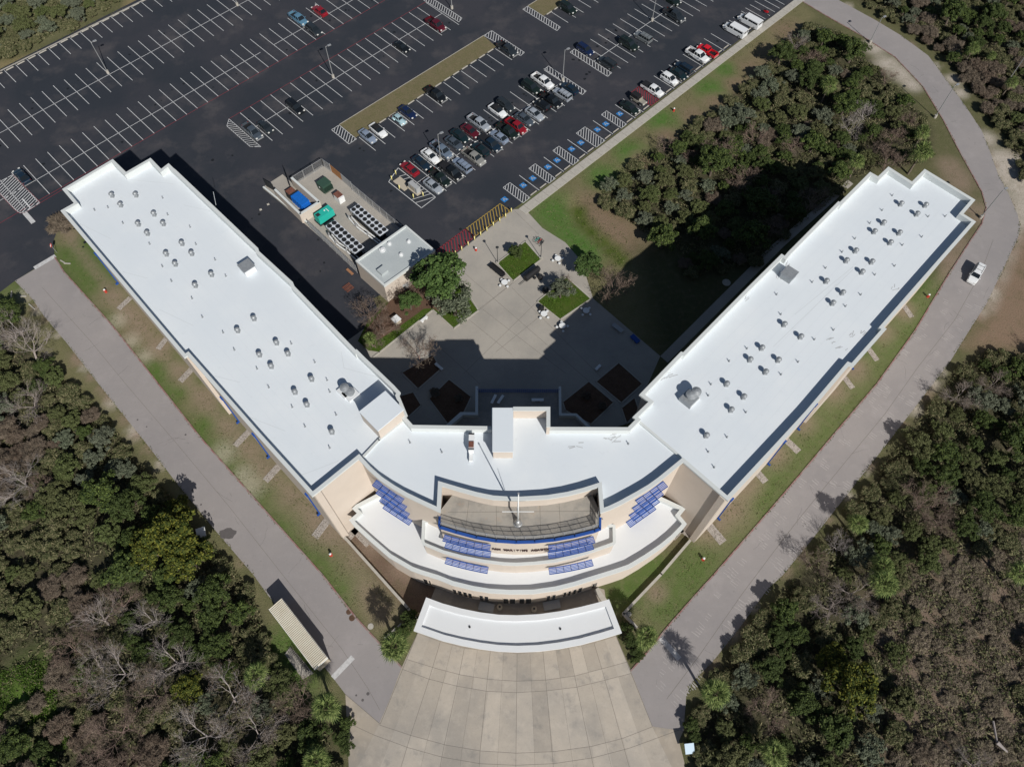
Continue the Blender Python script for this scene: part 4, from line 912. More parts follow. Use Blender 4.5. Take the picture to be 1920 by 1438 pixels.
# chillers
def chiller(p, label, _=0):
    P = [Vector(G(*q, 2.6)[:2]) for q in p]; cen = sum(P, Vector((0, 0))) / 4; d = ((P[3] - P[0]) + (P[2] - P[1])) / 2; L = d.length; rz = math.atan2(d.y, d.x); W_ = ((P[1] - P[0]).length + (P[2] - P[3]).length) / 2
    c = (cen.x, cen.y, .05); fr = frame(c, rz); t = thing('chiller', label, 'chiller', c, 0, 'chillers in the equipment yard')
    b = MB(); b.box(fr(0, 0, 2.35), (L, W_, .42), rz); b.build('fan_deck', mat('chiller_deck', (.56, .60, .66), .5) if 'chiller_deck' not in M else 'chiller_deck', t)
    b = MB()
    for i in range(9):
        x = -L / 2 + .3 + i * (L - .6) / 8
        for s in (-1, 1): b.tube(fr(x, s * W_ * .44, .3), fr(x, s * W_ * .46, 2.2), .06, .06, 4)
    for i in range(8):
        x = -L / 2 + .3 + (i + .5) * (L - .6) / 8
        for s in (-1, 1):
            q = [fr(x - .5, s * W_ * .12, .5), fr(x + .5, s * W_ * .12, .5), fr(x + .5, s * W_ * .42, 2.15), fr(x - .5, s * W_ * .42, 2.15)]; b.add(q, [(0, 1, 2, 3)])
    b.box(fr(0, 0, .2), (L, W_ * .8, .3), rz); b.build('coil_frame', 'dark_metal', t)
    for i in range(8):
        for s in (-1, 1):
            x = -L / 2 + (i + .5) * L / 8; q = fr(x, s * W_ * .25, 2.56); b = MB(); b.cyl(q, W_ * .215, .09, 20)
            b.mi = 1; b.cyl((q[0], q[1], q[2] + .09), W_ * .185, .012, 20); b.mi = 0
            for k in range(5): b.box((q[0], q[1], q[2] + .11), (W_ * .35, .1, .02), k * math.pi / 5)
            b.build('fan', ['dark_metal', 'black_plastic'], t)
    return t
chiller([(657, 392.5), (670.7, 382.5), (729, 430.7), (711, 442.6)], 'long chiller with sixteen roof fans nearer the right hand fence of the yard')
chiller([(611, 424), (627, 412.5), (683, 462.6), (665, 476.4)], 'long chiller with sixteen roof fans on the left side of the yard')
for pts, lb in (([(654, 408), (668, 424), (690, 440), (714, 459)], 'pale insulated pipework running between the two chillers'), ([(617, 441), (630, 456), (650, 470), (672, 490)], 'pale insulated pipework between the left chiller and the fence')):
    w_ = GL(pts, 1.4); t = thing('pipework', lb, 'pipes', (*w_[0], 0)); b = MB()
    for o_ in (0, .5):
        for a, c in zip(w_, w_[1:]): b.tube((a[0] + o_, a[1] + o_ * .6, 1.2), (c[0] + o_, c[1] + o_ * .6, 1.2), .13, .13, 8)
    b.build('pipe', 'white_metal', t)
    b = MB()
    for a in w_: b.box((a[0] + .2, a[1] + .1, .6), (.12, .9, 1.1), ROT); b.tube((a[0], a[1], 1.2), (a[0], a[1], 2.0), .16, .16, 8)
    b.build('pipe_support', 'metal', t)
# hut in the mulch bed, boxes in the car park, small stuff
c = (*G(743, 600, .9)[:2], 0); fr = frame(c, ROT); t = thing('service_box', 'small pale utility box standing in the mulch among the bare shrubs', 'box', c)
b = MB(); b.box(fr(0, 0, .6), (1.2, 1.2, 1.2), ROT); b.build('cabinet', 'box_beige', t); b = MB(); b.box(fr(0, 0, 1.25), (1.4, 1.4, .1), ROT); b.build('cabinet_top', 'white_metal', t)
c = (*G(755, 343, .1)[:2], .02); b = MB(); b.prism(GL([(736.7, 340), (750, 331), (761, 340), (757.5, 343.5), (764, 353.5), (758, 358), (749.5, 351.5), (744, 346)], .15), 0, .15); tag(b.build('concrete_pad', 'box_beige', None, False, c), 'L shaped concrete pad inside the bollards of the car park utility corner', 'pad')
c = (*G(777, 352, .7)[:2], .02); fr = frame(c, ROT - R(90)); t = thing('utility_cabinet', 'grey utility cabinet on a beige plinth inside the car park bollards', 'cabinet', c)
b = MB(); b.box(fr(0, 0, .1), (3.3, 1.5, .2), ROT - R(90)); b.build('plinth', 'box_beige', t); b = MB(); b.box(fr(0, 0, .85), (2.7, 1.05, 1.3), ROT - R(90), .97); b.build('cabinet', 'box_grey', t)
b = MB(); b.box(fr(0, -.53, .85), (1.2, .04, 1.0), ROT - R(90)); b.build('door', 'box_beige', t)
def bollard(px, py, label, group, m='bollard_yellow', proto=[None]):
    g = G(px, py)
    if proto[0] is None:
        b = MB(); b.cyl((g[0], g[1], 0), .11, 1.15, 12); b.cyl((g[0], g[1], 1.15), .11, .08, 12, .04); o = b.build('bollard', m, None, True, (g[0], g[1], 0)); proto[0] = o
    else: o = proto[0].copy(); COL.objects.link(o); o.location = (g[0], g[1], 0)
    tag(o, label, 'bollard', group)
for p in ((742.5, 327.5), (734.8, 337.8), (749.3, 355), (775.5, 371.5), (793.7, 368.5)): bollard(*p, 'yellow steel bollard guarding the utility corner among the parked cars', 'bollards round the utility corner')
for p in ((841.8, 485.6), (854.3, 478), (866, 469.3), (878, 460.5), (890, 450.5), (901.4, 442), (913, 433.5), (925, 424), (937, 416), (948, 408), (958.7, 398)): bollard(*p, 'yellow bollard in the row between the hatched paving and the plaza', 'bollards along the edge of the plaza')
# wheel stops
ws_ = None
def stops(us, v, label, group):
    global ws_
    for u in us:
        p = U(u, v)
        if ws_ is None:
            b = MB(); b.box((0, 0, .09), (1.8, .18, .15), 0, .92); b.box((0, 0, .02), (1.86, .22, .05)); ws_ = b.build('wheel_stop', 'kerb_concrete'); o = ws_
        else: o = ws_.copy(); COL.objects.link(o)
        o.location = (p[0], p[1], .012); o.rotation_euler = (0, 0, ROT); tag(o, label, 'wheel stop', group)
stops([64.8 + 2.73 * k for k in range(15)], -111.15, 'concrete wheel stop at the foot of the dry grass island', 'wheel stops along the grass island')
stops([81.6, 78.8, 86.2, 88.9, 93.5, 96.2, 101.7, 104.3, 108.8, 111.6, 114.4, 119.6, 122.2, 124.9, 127.5, 130.2, 132.8, 135.4, 138, 140.7, 143.3, 150.7, 152.4, 154, 155.6], -73.25, 'concrete wheel stop against the pavement beside the lawn', 'wheel stops along the pavement')
stops([14.8 + 2.735 * k for k in range(16)], -184.5, 'concrete wheel stop along the far grass verge of the car park', 'wheel stops along the far verge')
stops([122.8 + 2.7 * k for k in range(6)], -111.1, 'concrete wheel stop at the small grass island by the top of the photo', 'wheel stops along the second island')

# ------------------------------------------------------------ lamp posts
def light_pole(b_, t_, label, arms=1, h=None, head='shoebox'):
    g = G(*b_); h = h or min(8.6, max(6.5, height(b_, t_)))
    t = thing('lamp_post', label, 'lamp post', (g[0], g[1], 0), 0, 'lamp posts of the grounds')
    b = MB(); b.cyl((g[0], g[1], 0), .32, .75, 16); b.build('base', 'kerb_concrete', t)
    b = MB(); b.tube((g[0], g[1], .75), (g[0], g[1], h), .10, .07, 8); b.build('pole', 'pole_grey', t)
    b = MB(); b.tube((g[0], g[1], h - .1), (g[0] + .5, g[1] + .3, h), .04, .04, 6); b.build('arm', 'pole_grey', t)
    b = MB(); b.box((g[0] + .75, g[1] + .45, h), (.75, .42, .16), .55); b.build('lamp_head', 'metal', t)
for b_, t_, lb in (((203, 138), (171, 79), 'lamp post on the double row nearest the far grass verge'), ((625, 146), (612.5, 87.5), 'lamp post on the empty double row left of the grass island'), ((1055, 152), (1062, 94.5), 'lamp post beside the hatched end of the crowded parking row'),
                   ((445.5, 11), (425, -45), 'lamp post on the stall line at the top edge left of the red car'), ((847.5, 17), (846, -40), 'lamp post in the hatched stripe at the top of the photo'), ((1222.5, 40), (1231, -10), 'lamp post on the row near the dark pickup at the top'),
                   ((826.4, 301.5), (824.5, 252), 'lamp post between the white sedan and the blue grey pickup'), ((1631, 81), (1649.5, 40), 'lamp post on the inner verge of the curving road near the top'), ((1752.5, 221), (1790, 162), 'lamp post on the inner bend of the right road'),
                   ((1838, 409), (1884, 360), 'lamp post at the outer corner of the right wing'), ((1893, 148), (1925, 105), 'lamp post in the brush at the top right')):
    light_pole(b_, t_, lb)
for b_, lb in (((933, 493), 'dark courtyard lamp post at the left corner of the square planter'), ((1014, 484), 'dark courtyard lamp post at the right corner of the square planter')):
    g = G(*b_); t = thing('courtyard_lamp', lb, 'lamp post', (g[0], g[1], 0)); b = MB(); b.cyl((g[0], g[1], 0), .35, .3, 14); b.build('base', 'kerb_concrete', t)
    b = MB(); b.tube((g[0], g[1], .3), (g[0], g[1], 4.4), .07, .05, 8); b.build('pole', 'dark_metal', t); b = MB(); b.cyl((g[0], g[1], 4.4), .12, .3, 12, .3); b.cyl((g[0], g[1], 4.7), .32, .1, 12, .1); b.build('lamp_head', 'dark_metal', t)

# ------------------------------------------------------------ vehicles
def ring6(x, w, z0, z1, ch=.08, tp=0): return [(x, w, z0), (x, w, z1 - ch - tp), (x, w - ch, z1 - tp * .3), (x, 0, z1), (x, -(w - ch), z1 - tp * .3), (x, -w, z1 - ch - tp), (x, -w, z0)]
def wheels(root, xs, wy, r):
    for x in xs:
        for s in (-1, 1):
            b = MB(); b.tube((x, s * (wy - .2), r), (x, s * wy, r), r, r, 18); b.mi = 1; b.tube((x, s * (wy - .02), r), (x, s * (wy + .015), r), r * .62, r * .55, 14)
            b.build('wheel', ['rubber', 'galv'], root)
def lights(root, L, w, z, zr=None):
    for s in (-1, 1):
        b = MB(); b.box((L / 2 - .08, s * (w - .26), z), (.22, .38, .16)); b.build('headlight', 'lamp_clear', root)
        b = MB(); b.box((-L / 2 + .06, s * (w - .2), zr or z + .1), (.12, .26, .14)); b.build('tail_light', 'lamp_red', root)
def mirrors(root, x, w, z):
    for s in (-1, 1): b = MB(); b.box((x, s * (w + .1), z), (.14, .2, .14)); b.build('mirror', PAINT, root)
def glasshouse(root, base, top, wb, wt, zb, zt, pillars=(.5,), roof=True):
    """base = (x_rear, x_front) at the belt line, top = (x_rear, x_front) at the roof"""
    b = MB(); v = [(base[0], -wb, zb), (base[1], -wb, zb), (base[1], wb, zb), (base[0], wb, zb), (top[0], -wt, zt), (top[1], -wt, zt), (top[1], wt, zt), (top[0], wt, zt)]
    b.add(v, [(0, 1, 5, 4), (1, 2, 6, 5), (2, 3, 7, 6), (3, 0, 4, 7), (4, 5, 6, 7)]); b.build('window', 'glass_dark', root)
    b = MB(); n_ = 9; rings = []
    for i in range(n_):
        t = i / (n_ - 1); x = top[0] - .06 + (top[1] - top[0] + .12) * t; e = .05 * math.sin(math.pi * t); ww = wt + .03 - (.06 if i in (0, n_ - 1) else 0)
        rings.append([(x, ww, zt - .01), (x, ww - .08, zt + .03 + e), (x, 0, zt + .05 + e), (x, -ww + .08, zt + .03 + e), (x, -ww, zt - .01)])
    b.loft(rings)
    for s in (-1, 1):
        b.tube((base[0], s * wb, zb), (top[0], s * wt, zt), .05, .04, 4); b.tube((base[1], s * wb, zb), (top[1], s * wt, zt), .045, .04, 4)
        for p in pillars: xb = base[0] + (base[1] - base[0]) * p; xt = top[0] + (top[1] - top[0]) * p; b.tube((xb, s * (wb + .01), zb), (xt, s * (wt + .01), zt), .05, .05, 4)
    b.build('roof', PAINT, root)
PAINT = mat('paint_base', (.5, .5, .5), .28, metal=.25, coat=.6, spec=.5)
def carbody(root, st, name='body'):
    b = MB(); b.loft([ring6(*s) for s in st]); return b.build(name, PAINT, root, False)
def make_car(kind):
    r = thing(kind, 'car', 'car')
    if kind == 'parked_sedan':
        carbody(r, [(-2.38, .70, .38, .82, .1, .05), (-2.25, .84, .25, .95, .1, .04), (-1.5, .9, .2, 1.0, .1, .03), (-.5, .91, .2, .98, .09, .03), (.8, .91, .2, .97, .1, .03), (1.6, .89, .2, .88, .12, .05), (2.2, .8, .25, .74, .14, .06), (2.4, .62, .35, .6, .1, .05)])
        glasshouse(r, (-1.85, 1.05), (-1.05, .2), .80, .60, .97, 1.42, (.33, .62)); wheels(r, (-1.4, 1.42), .9, .33); lights(r, 4.7, .86, .68, .82); mirrors(r, .75, .88, 1.0)
    elif kind == 'parked_hatchback':
        carbody(r, [(-2.1, .72, .35, .95, .1, .05), (-2.0, .84, .25, 1.05, .1, .04), (-1.2, .88, .2, 1.05, .1, .03), (.8, .88, .2, 1.0, .1, .03), (1.5, .85, .2, .92, .14, .05), (2.0, .74, .28, .75, .14, .06), (2.12, .6, .35, .62, .1, .05)])
        glasshouse(r, (-2.0, 1.15), (-1.6, .25), .80, .64, 1.02, 1.56, (.36, .66)); wheels(r, (-1.3, 1.32), .88, .33); lights(r, 4.2, .84, .72, 1.0); mirrors(r, .8, .86, 1.05)
    elif kind == 'parked_suv':
        carbody(r, [(-2.4, .78, .45, 1.1, .1, .04), (-2.3, .92, .3, 1.15, .1, .03), (-1, .95, .25, 1.15, .09, .03), (.9, .95, .25, 1.12, .1, .03), (1.7, .93, .28, 1.05, .14, .05), (2.3, .84, .35, .92, .16, .06), (2.45, .66, .42, .75, .1, .05)])
        glasshouse(r, (-2.3, 1.1), (-2.0, .35), .86, .70, 1.13, 1.72, (.3, .6)); wheels(r, (-1.45, 1.5), .94, .38); lights(r, 4.8, .9, .85, 1.1); mirrors(r, .85, .93, 1.15)
        b = MB()
        for s in (-1, 1): b.box((-.8, s * .6, 1.82), (1.9, .05, .05))
        b.build('roof_rail', 'dark_metal', r)
    elif kind == 'parked_wagon_suv':
        carbody(r, [(-2.6, .86, .45, 1.15, .08, .03), (-2.5, .96, .3, 1.2, .1, .03), (1.1, .98, .25, 1.18, .1, .03), (1.9, .96, .28, 1.12, .14, .04), (2.5, .88, .35, 1.0, .16, .06), (2.62, .72, .42, .8, .1, .05)])
        glasshouse(r, (-2.52, 1.2), (-2.38, .6), .9, .76, 1.18, 1.84, (.25, .5, .72)); wheels(r, (-1.6, 1.62), .97, .4); lights(r, 5.15, .94, .9, 1.15); mirrors(r, 1.0, .96, 1.2)
        b = MB()
        for s in (-1, 1): b.box((-.9, s * .66, 1.94), (2.4, .05, .05))
        for x in (-1.6, -.4): b.box((x, 0, 1.95), (.06, 1.3, .04))
        b.build('roof_rail', 'dark_metal', r)
    elif kind.startswith('pickup'):
        carbody(r, [(-.55, .94, .35, 1.12, .05, .02), (.9, .97, .3, 1.13, .1, .03), (1.6, .97, .3, 1.14, .12, .04), (2.6, .92, .38, 1.05, .16, .05), (2.85, .78, .45, .85, .1, .05)], 'cab_body')
        b = MB(); b.box((-1.7, .93, .80), (2.4, .1, .64)); b.box((-1.7, -.93, .80), (2.4, .1, .64)); b.box((-2.88, 0, .82), (.1, 1.96, .60)); b.box((-.53, 0, .86), (.08, 1.9, .55)); b.box((-1.7, 0, .45), (2.4, 1.84, .1)); b.build('cargo_bed', PAINT, r)
        b = MB(); b.box((-1.7, 0, .53), (2.3, 1.74, .06)); b.build('bed_liner', 'black_plastic', r)
        if kind.endswith('cover'):
            b = MB(); b.box((-1.72, 0, 1.14), (2.36, 1.86, .05)); b.build('bed_cover', 'black_plastic', r)
        glasshouse(r, (-.55, 1.6), (-.4, .95), .87, .70, 1.13, 1.78, (.42,)); wheels(r, (-1.75, 1.85), .98, .41); lights(r, 5.7, .95, .9, .95); mirrors(r, 1.3, 1.0, 1.2)
        b = MB(); b.box((2.9, 0, .5), (.14, 1.8, .2)); b.box((-2.96, 0, .5), (.12, 1.8, .16)); b.build('bumper', 'metal', r)
    elif kind == 'passenger_van':
        carbody(r, [(-3.0, .92, .45, 1.3, .05, .02), (-2.9, 1.0, .35, 1.3, .06, .02), (1.7, 1.0, .3, 1.3, .08, .03), (2.3, .98, .3, 1.15, .14, .05), (2.85, .88, .38, .98, .16, .06), (2.98, .74, .45, .8, .1, .04)])
        b = MB(); b.loft([[(x, w_, 1.28), (x, w_ - .1, 2.0), (x, w_ - .22, 2.12), (x, -w_ + .22, 2.12), (x, -w_ + .1, 2.0), (x, -w_, 1.28)] for x, w_ in ((-2.95, .98), (-2.6, 1.0), (1.15, 1.0))]); b.build('roof', PAINT, r)
        b = MB(); b.add([(2.1, -.9, 1.2), (2.1, .9, 1.2), (1.2, .8, 1.98), (1.2, -.8, 1.98)], [(0, 1, 2, 3)]); b.build('window', 'glass_dark', r)
        for s in (-1, 1):
            for x0, x1 in ((-2.6, -1.3), (-1.2, -.1), (.2, 1.0)):
                b = MB(); b.box(((x0 + x1) / 2, s * .965, 1.62), (x1 - x0, .07, .42)); b.build('window', 'glass_dark', r)
            b = MB(); b.add([(1.15, s * .99, 1.28), (2.0, s * .93, 1.22), (1.2, s * .86, 1.95)], [(0, 1, 2)]); b.build('window', 'glass_dark', r)
            b = MB(); b.box((-2.97, s * .42, 1.68), (.06, .55, .5)); b.build('window', 'glass_dark', r)
        wheels(r, (-1.9, 2.0), 1.0, .39); lights(r, 6.0, .95, .85, 1.1); mirrors(r, 1.9, 1.02, 1.35)
    elif kind == 'open_jeep':
        carbody(r, [(-1.9, .72, .45, 1.0, .04, .01), (.5, .74, .4, 1.0, .04, .01), (.55, .66, .45, 1.05, .06, .02), (1.85, .58, .5, 1.0, .06, .02), (1.95, .5, .5, .9, .05, .02)])
        b = MB(); b.box((-.8, 0, 1.45), (2.1, 1.42, .75), 0, .9); b.build('soft_top', 'black_plastic', r)
        b = MB(); b.box((.62, 0, 1.3), (.07, 1.35, .55)); b.build('windscreen_frame', PAINT, r); wheels(r, (-1.25, 1.3), .86, .42); lights(r, 3.9, .7, .8)
        b = MB()
        for x in (-1.25, 1.3):
            for s in (-1, 1): b.box((x, s * .78, .93), (1.0, .26, .07))
        b.build('fender', 'dark_metal', r)
    elif kind == 'vintage_beetle':
        b = MB(); b.loft([[(x, w_, .3), (x, w_, z * .7 + .1), (x, w_ * .6, z), (x, 0, z + .04), (x, -w_ * .6, z), (x, -w_, z * .7 + .1), (x, -w_, .3)] for x, w_, z in ((-2.0, .35, .5), (-1.8, .56, .75), (-1.3, .66, .98), (-.5, .7, 1.05), (.6, .68, 1.02), (1.2, .58, .9), (1.7, .45, .72), (1.95, .3, .5))]); b.build('body', PAINT, r, True)
        glasshouse(r, (-1.5, .75), (-.85, .3), .62, .47, 1.0, 1.42, (.45,)); wheels(r, (-1.2, 1.25), .76, .33)
        for x in (-1.2, 1.25):
            for s in (-1, 1):
                b = MB(); b.loft([[(x + dx, s * .5, .3), (x + dx, s * (.62 + .02), hz), (x + dx, s * .8, hz - .1), (x + dx, s * .8, .3)] for dx, hz in ((-.5, .4), (-.3, .68), (0, .78), (.3, .68), (.5, .4))]); b.build('fender', PAINT, r)
        lights(r, 3.6, .8, .62); b = MB(); b.box((1.98, 0, .42), (.08, 1.5, .1)); b.box((-1.98, 0, .42), (.08, 1.5, .1)); b.build('bumper', 'metal', r)
    elif kind == 'motorcycle':
        b = MB(); b.ring((-.7, 0, .32), .28, .06, (0, 1, 0)); b.build('wheel', 'rubber', r); b = MB(); b.ring((.7, 0, .32), .28, .06, (0, 1, 0)); b.build('wheel', 'rubber', r)
        b = MB(); b.loft([ring6(-.7, .1, .55, .8, .03), ring6(-.1, .16, .4, .85, .05), ring6(.35, .17, .5, .98, .06), ring6(.6, .1, .6, .9, .03)]); b.build('body', PAINT, r); b = MB(); b.tube((.5, -.35, 1.05), (.5, .35, 1.05), .025, .025, 6); b.tube((.5, 0, 1.0), (.7, 0, .3), .04, .04, 6); b.build('handlebar', 'dark_metal', r)
        b = MB(); b.box((-.35, 0, .88), (.6, .26, .1)); b.build('saddle', 'black_plastic', r)
    return r
PAINTS = {'black': (.010, .012, .014), 'teal_black': (.010, .025, .030), 'dark_blue': (.010, .022, .075), 'navy': (.012, .028, .05), 'charcoal': (.03, .038, .045), 'slate': (.075, .095, .12), 'silver': (.38, .42, .47), 'silver_blue': (.26, .32, .42), 'blue_grey': (.16, .21, .28), 'white': (.72, .74, .76), 'red': (.30, .012, .022), 'bright_red': (.60, .010, .02), 'maroon': (.11, .010, .02), 'light_blue': (.12, .26, .38), 'pale_blue': (.42, .60, .66), 'tan': (.36, .34, .29), 'grey': (.20, .22, .23), 'green_black': (.012, .022, .018), 'tan_grey': (.30, .30, .28)}
PM = {}
for k, c in PAINTS.items(): PM[k] = mat('car_paint_' + k, c, .28, metal=.25 if k not in ('white', 'bright_red') else 0, coat=.6, spec=.5)
PROTO = {}
HN, HP = ROT - R(90), ROT + R(90)        # nose to the lower right / upper left
def car(kind, paint, px, py, rz, label, s=1.0, roofp=None):
    g = G(px, py, .75)
    if kind not in PROTO:
        o = make_car(kind); PROTO[kind] = o; first = True
        o.location = (g[0], g[1], .014); o.rotation_euler = (0, 0, rz)
    else: o = dup(PROTO[kind], (g[0], g[1], .014), rz); first = False
    o.scale = (s, s, s); o.rotation_euler.z += random.uniform(-.022, .022)
    cats = {'parked_sedan': 'car', 'parked_hatchback': 'car', 'parked_suv': 'suv', 'parked_wagon_suv': 'suv', 'pickup_truck': 'pickup truck', 'pickup_truck_with_cover': 'pickup truck', 'passenger_van': 'van', 'open_jeep': 'jeep', 'vintage_beetle': 'car', 'motorcycle': 'motorcycle'}
    tag(o, label, cats[kind], 'vehicles in the car park' if px < 1700 else None)
    for ch in o.children:
        for sl in ch.material_slots:
            if sl.material and (sl.material.name == 'paint_base' or ch.get('painted')):
                ch['painted'] = 1
                sl.link = 'OBJECT'; sl.material = M[roofp] if (roofp and ch.name.startswith('roof') and not ch.name.startswith('roof_rail')) else PM[paint]
S_, H_, V_, W_, P_, C_ = 'parked_sedan', 'parked_hatchback', 'parked_suv', 'parked_wagon_suv', 'pickup_truck', 'pickup_truck_with_cover'
CARS = [
 (S_, 'red', 599, 20, HP, 'dark red sedan parked alone at the top, right of the light blue pickup'), (P_, 'light_blue', 559.5, 35, HN, 'light blue pickup near the top left of the dark red sedan'), (V_, 'charcoal', 589, 56, HN, 'dark grey suv just below the light blue pickup', .95),
 (P_, 'maroon', 817, 46, HN, 'maroon pickup alone in the empty rows at the top'), (S_, 'black', 753, 87, HN, 'black sedan alone on the stall line below the maroon pickup', .95), (V_, 'black', 554, 201, HN, 'black suv alone midway along the empty row'),
 (P_, 'slate', 473, 246, HN, 'dark blue grey pickup beside the red edged hatching at the row end'), (S_, 'charcoal', 497, 237, HN, 'charcoal car touching the right side of the dark blue grey pickup', .92),
 (S_, 'silver_blue', 689, 254.5, HN, 'silver sedan nearest the hatched end of the grass island'), (S_, 'white', 709, 243.5, HN, 'white car with a black roof second from the island end', 1, 'black_plastic'), ('vintage_beetle', 'pale_blue', 748, 223, HN, 'pale blue rounded vintage car in front of the grass island'),
 (S_, 'dark_blue', 764, 209.5, HN, 'deep blue sedan beside the pale blue vintage car'), (P_, 'black', 817, 177, HN, 'black pickup backed onto the grass island alone'), (P_, 'charcoal', 951, 92, HN, 'charcoal pickup at the top end of the grass island'),
 (S_, 'white', 933, 206.5, HN, 'white car with a black roof in the crowded double row', 1, 'black_plastic'), (V_, 'charcoal', 948, 197, HN, 'charcoal suv right of the white car with the black roof', .95), (P_, 'silver', 898, 230, HN, 'silver pickup with a dark bed beside the maroon sedan'),
 (S_, 'maroon', 882, 245, HN, 'maroon sedan between the silver pickup and a teal black sedan'), (S_, 'teal_black', 862, 254, HN, 'teal black sedan left of the maroon sedan'), (S_, 'slate', 852, 268, HN, 'dark slate sedan right of the blue grey pickup'),
 (P_, 'blue_grey', 828, 281, HN, 'blue grey pickup beside the lamp post and the white sedan'), (S_, 'white', 807, 292, HN, 'white sedan between a navy sedan and the blue grey pickup'), (S_, 'navy', 790, 304.5, HN, 'navy sedan second from the end beside the red sports car'),
 (S_, 'red', 768, 316, HP, 'red car at the row end beside the utility corner', 1), (S_, 'silver_blue', 935.5, 256, HP, 'silver blue sedan in front of the silver pickup in the lower file'), (C_, 'navy', 919, 268.5, HN, 'dark navy pickup with a white rack in the lower file'),
 (S_, 'teal_black', 900.5, 279.5, HP, 'dark teal sedan left of the navy pickup in the lower file'), (P_, 'tan_grey', 888, 294, HN, 'grey beige pickup with a dark bed in the lower file'), (W_, 'silver_blue', 866.5, 309.5, HP, 'silver blue suv left of the grey beige pickup', .92),
 (C_, 'black', 846, 321, HN, 'black pickup with a covered bed in the lower file'), (P_, 'green_black', 825, 333, HN, 'black green pickup beside the silver sedan at the row end', .95), (S_, 'silver', 812, 348, HN, 'silver sedan at the lower end beside the hatched utility corner'),
 (P_, 'red', 968, 236, HN, 'bright dark red pickup in the lower file of the crowded rows', .95), (S_, 'slate', 983.5, 222.5, HN, 'slate blue sedan between the red pickup and a silver sedan'), (P_, 'green_black', 951.5, 245, HN, 'black green pickup with a silver bumper left of the red pickup', .97),
 (S_, 'silver', 1002.5, 213, HN, 'silver sedan between the slate sedan and a black hatchback'), (H_, 'black', 1016, 197, HP, 'small black hatchback with red tail lamps in the lower file'), (P_, 'black', 1033, 187.5, HN, 'big black pickup left of the silver station suv', .97),
 (W_, 'silver', 1054.5, 177, HP, 'silver suv with a sunroof near the hatched row end', .9), (S_, 'navy', 1068, 165, HP, 'navy car tucked against the hatched row end by the lamp post'), (P_, 'white', 1017.5, 152, HN, 'white pickup at the upper end of the crowded rows'), (V_, 'green_black', 996, 163.5, HN, 'black suv left of the white pickup in the upper file'),
 (V_, 'dark_blue', 1097.5, 93, HN, 'deep blue suv with roof bars beside the narrow hatched stripe', .92), (W_, 'charcoal', 1138.5, 118, HP, 'charcoal estate on the lower side of the narrow hatched stripe', .92), (W_, 'green_black', 1179, 83, HN, 'black four wheel drive facing the lane beside the grey suv', .95), (W_, 'grey', 1206, 70, HP, 'grey silver suv with a pale tailgate right of the black four wheel drive', .88),
 (P_, 'charcoal', 1264, 28.5, HN, 'charcoal pickup near the top right lamp post'), (V_, 'green_black', 1064.5, 15.5, HN, 'dark green suv at the small grass island at the top'), (S_, 'green_black', 1260, -1, HN, 'dark car cut by the top edge of the photo'),
 (S_, 'green_black', 1180.5, 201, HN, 'black green sedan beside the accessible bays'), ('open_jeep', 'tan', 1197, 187, HN, 'tan jeep with a black soft top beside the red hatching'), (C_, 'white', 1223.5, 167.5, HN, 'white pickup with a ribbed bed cover by the red hatching', .95),
 (H_, 'white', 1255.5, 147.5, HN, 'white hatchback parked nose to the pavement'), (S_, 'teal_black', 1272, 137.5, HN, 'dark teal sedan right of the white hatchback', .95), (W_, 'navy', 1282.5, 127, HP, 'navy suv with red tail lamps facing away from the pavement', .88), (P_, 'white', 1308, 103.5, HN, 'white crew cab pickup with an empty bed beside the bright red pickup'),
 (P_, 'bright_red', 1326.5, 95, HP, 'bright red pickup beside the white crew cab pickup', .9), ('passenger_van', 'white', 1378, 57, HP, 'white passenger van, left one of the pair'), ('passenger_van', 'white', 1405.5, 40.5, HP, 'white passenger van, right one of the pair'), ('motorcycle', 'bright_red', 1437, 21.5, HN, 'red motorcycle in a narrow bay beyond the white vans', 1.0),
 (S_, 'navy', 40.5, 330, HP, 'dark navy sedan alone beside the large hatched corner', 1.05)]
for c in CARS: car(*c)
g0_, g1_ = Vector(G(1837, 500, 1)), Vector(G(1820, 528, 1)); d = g1_ - g0_
car(W_, 'white', 1829.5, 514.5, math.atan2(d.y, d.x), 'white suv with a sunroof driving alone on the right road', .92)

# ------------------------------------------------------------ shed, racks, furniture
zs = 3.2; q = GL([(527.6, 1121.3), (503.8, 1141.3), (589.5, 1254.6), (626.5, 1242.7)], zs)
q = [Vector(p) for p in q]; ax = (q[2] - q[1]).normalized(); L = (q[2] - q[1]).length; wv = (q[0] - q[1]); Wd = wv.length; wv = wv.normalized()
t = thing('long_shed', 'long narrow shed with a ribbed cream metal roof beside the left road', 'shed', (*q[1], 0))
b = MB(); b.prism([tuple(q[1] + ax * .15 + wv * .15), tuple(q[1] + ax * (L - .1) + wv * .15), tuple(q[1] + ax * (L - .1) + wv * (Wd - .1)), tuple(q[1] + ax * .15 + wv * (Wd - .1))], 0, zs - .25); b.build('wall', 'box_beige', t)
b = MB(); N_ = 42; 
for i in range(N_):
    a0, a1 = i / N_ * L, (i + .5) / N_ * L; a2 = (i + 1) / N_ * L
    pts = []
    for aa, zz in ((a0, 0), (a0 + (a2 - a0) * .35, .17), (a2, 0)):
        p = q[1] + ax * aa; r_ = p + wv * Wd; pts += [(p.x, p.y, zs - .12 + zz), (r_.x, r_.y, zs + zz)]
    b.mi = 1; b.add(pts[:4], [(0, 1, 3, 2)]); b.mi = 0; b.add(pts[2:], [(0, 1, 3, 2)])  # rising flank of each rib coloured darker, rib shading put into the colour
b.build('roof', ['shed_roof', mat('shed_rib_shade', (.33, .30, .25), .8)], t)
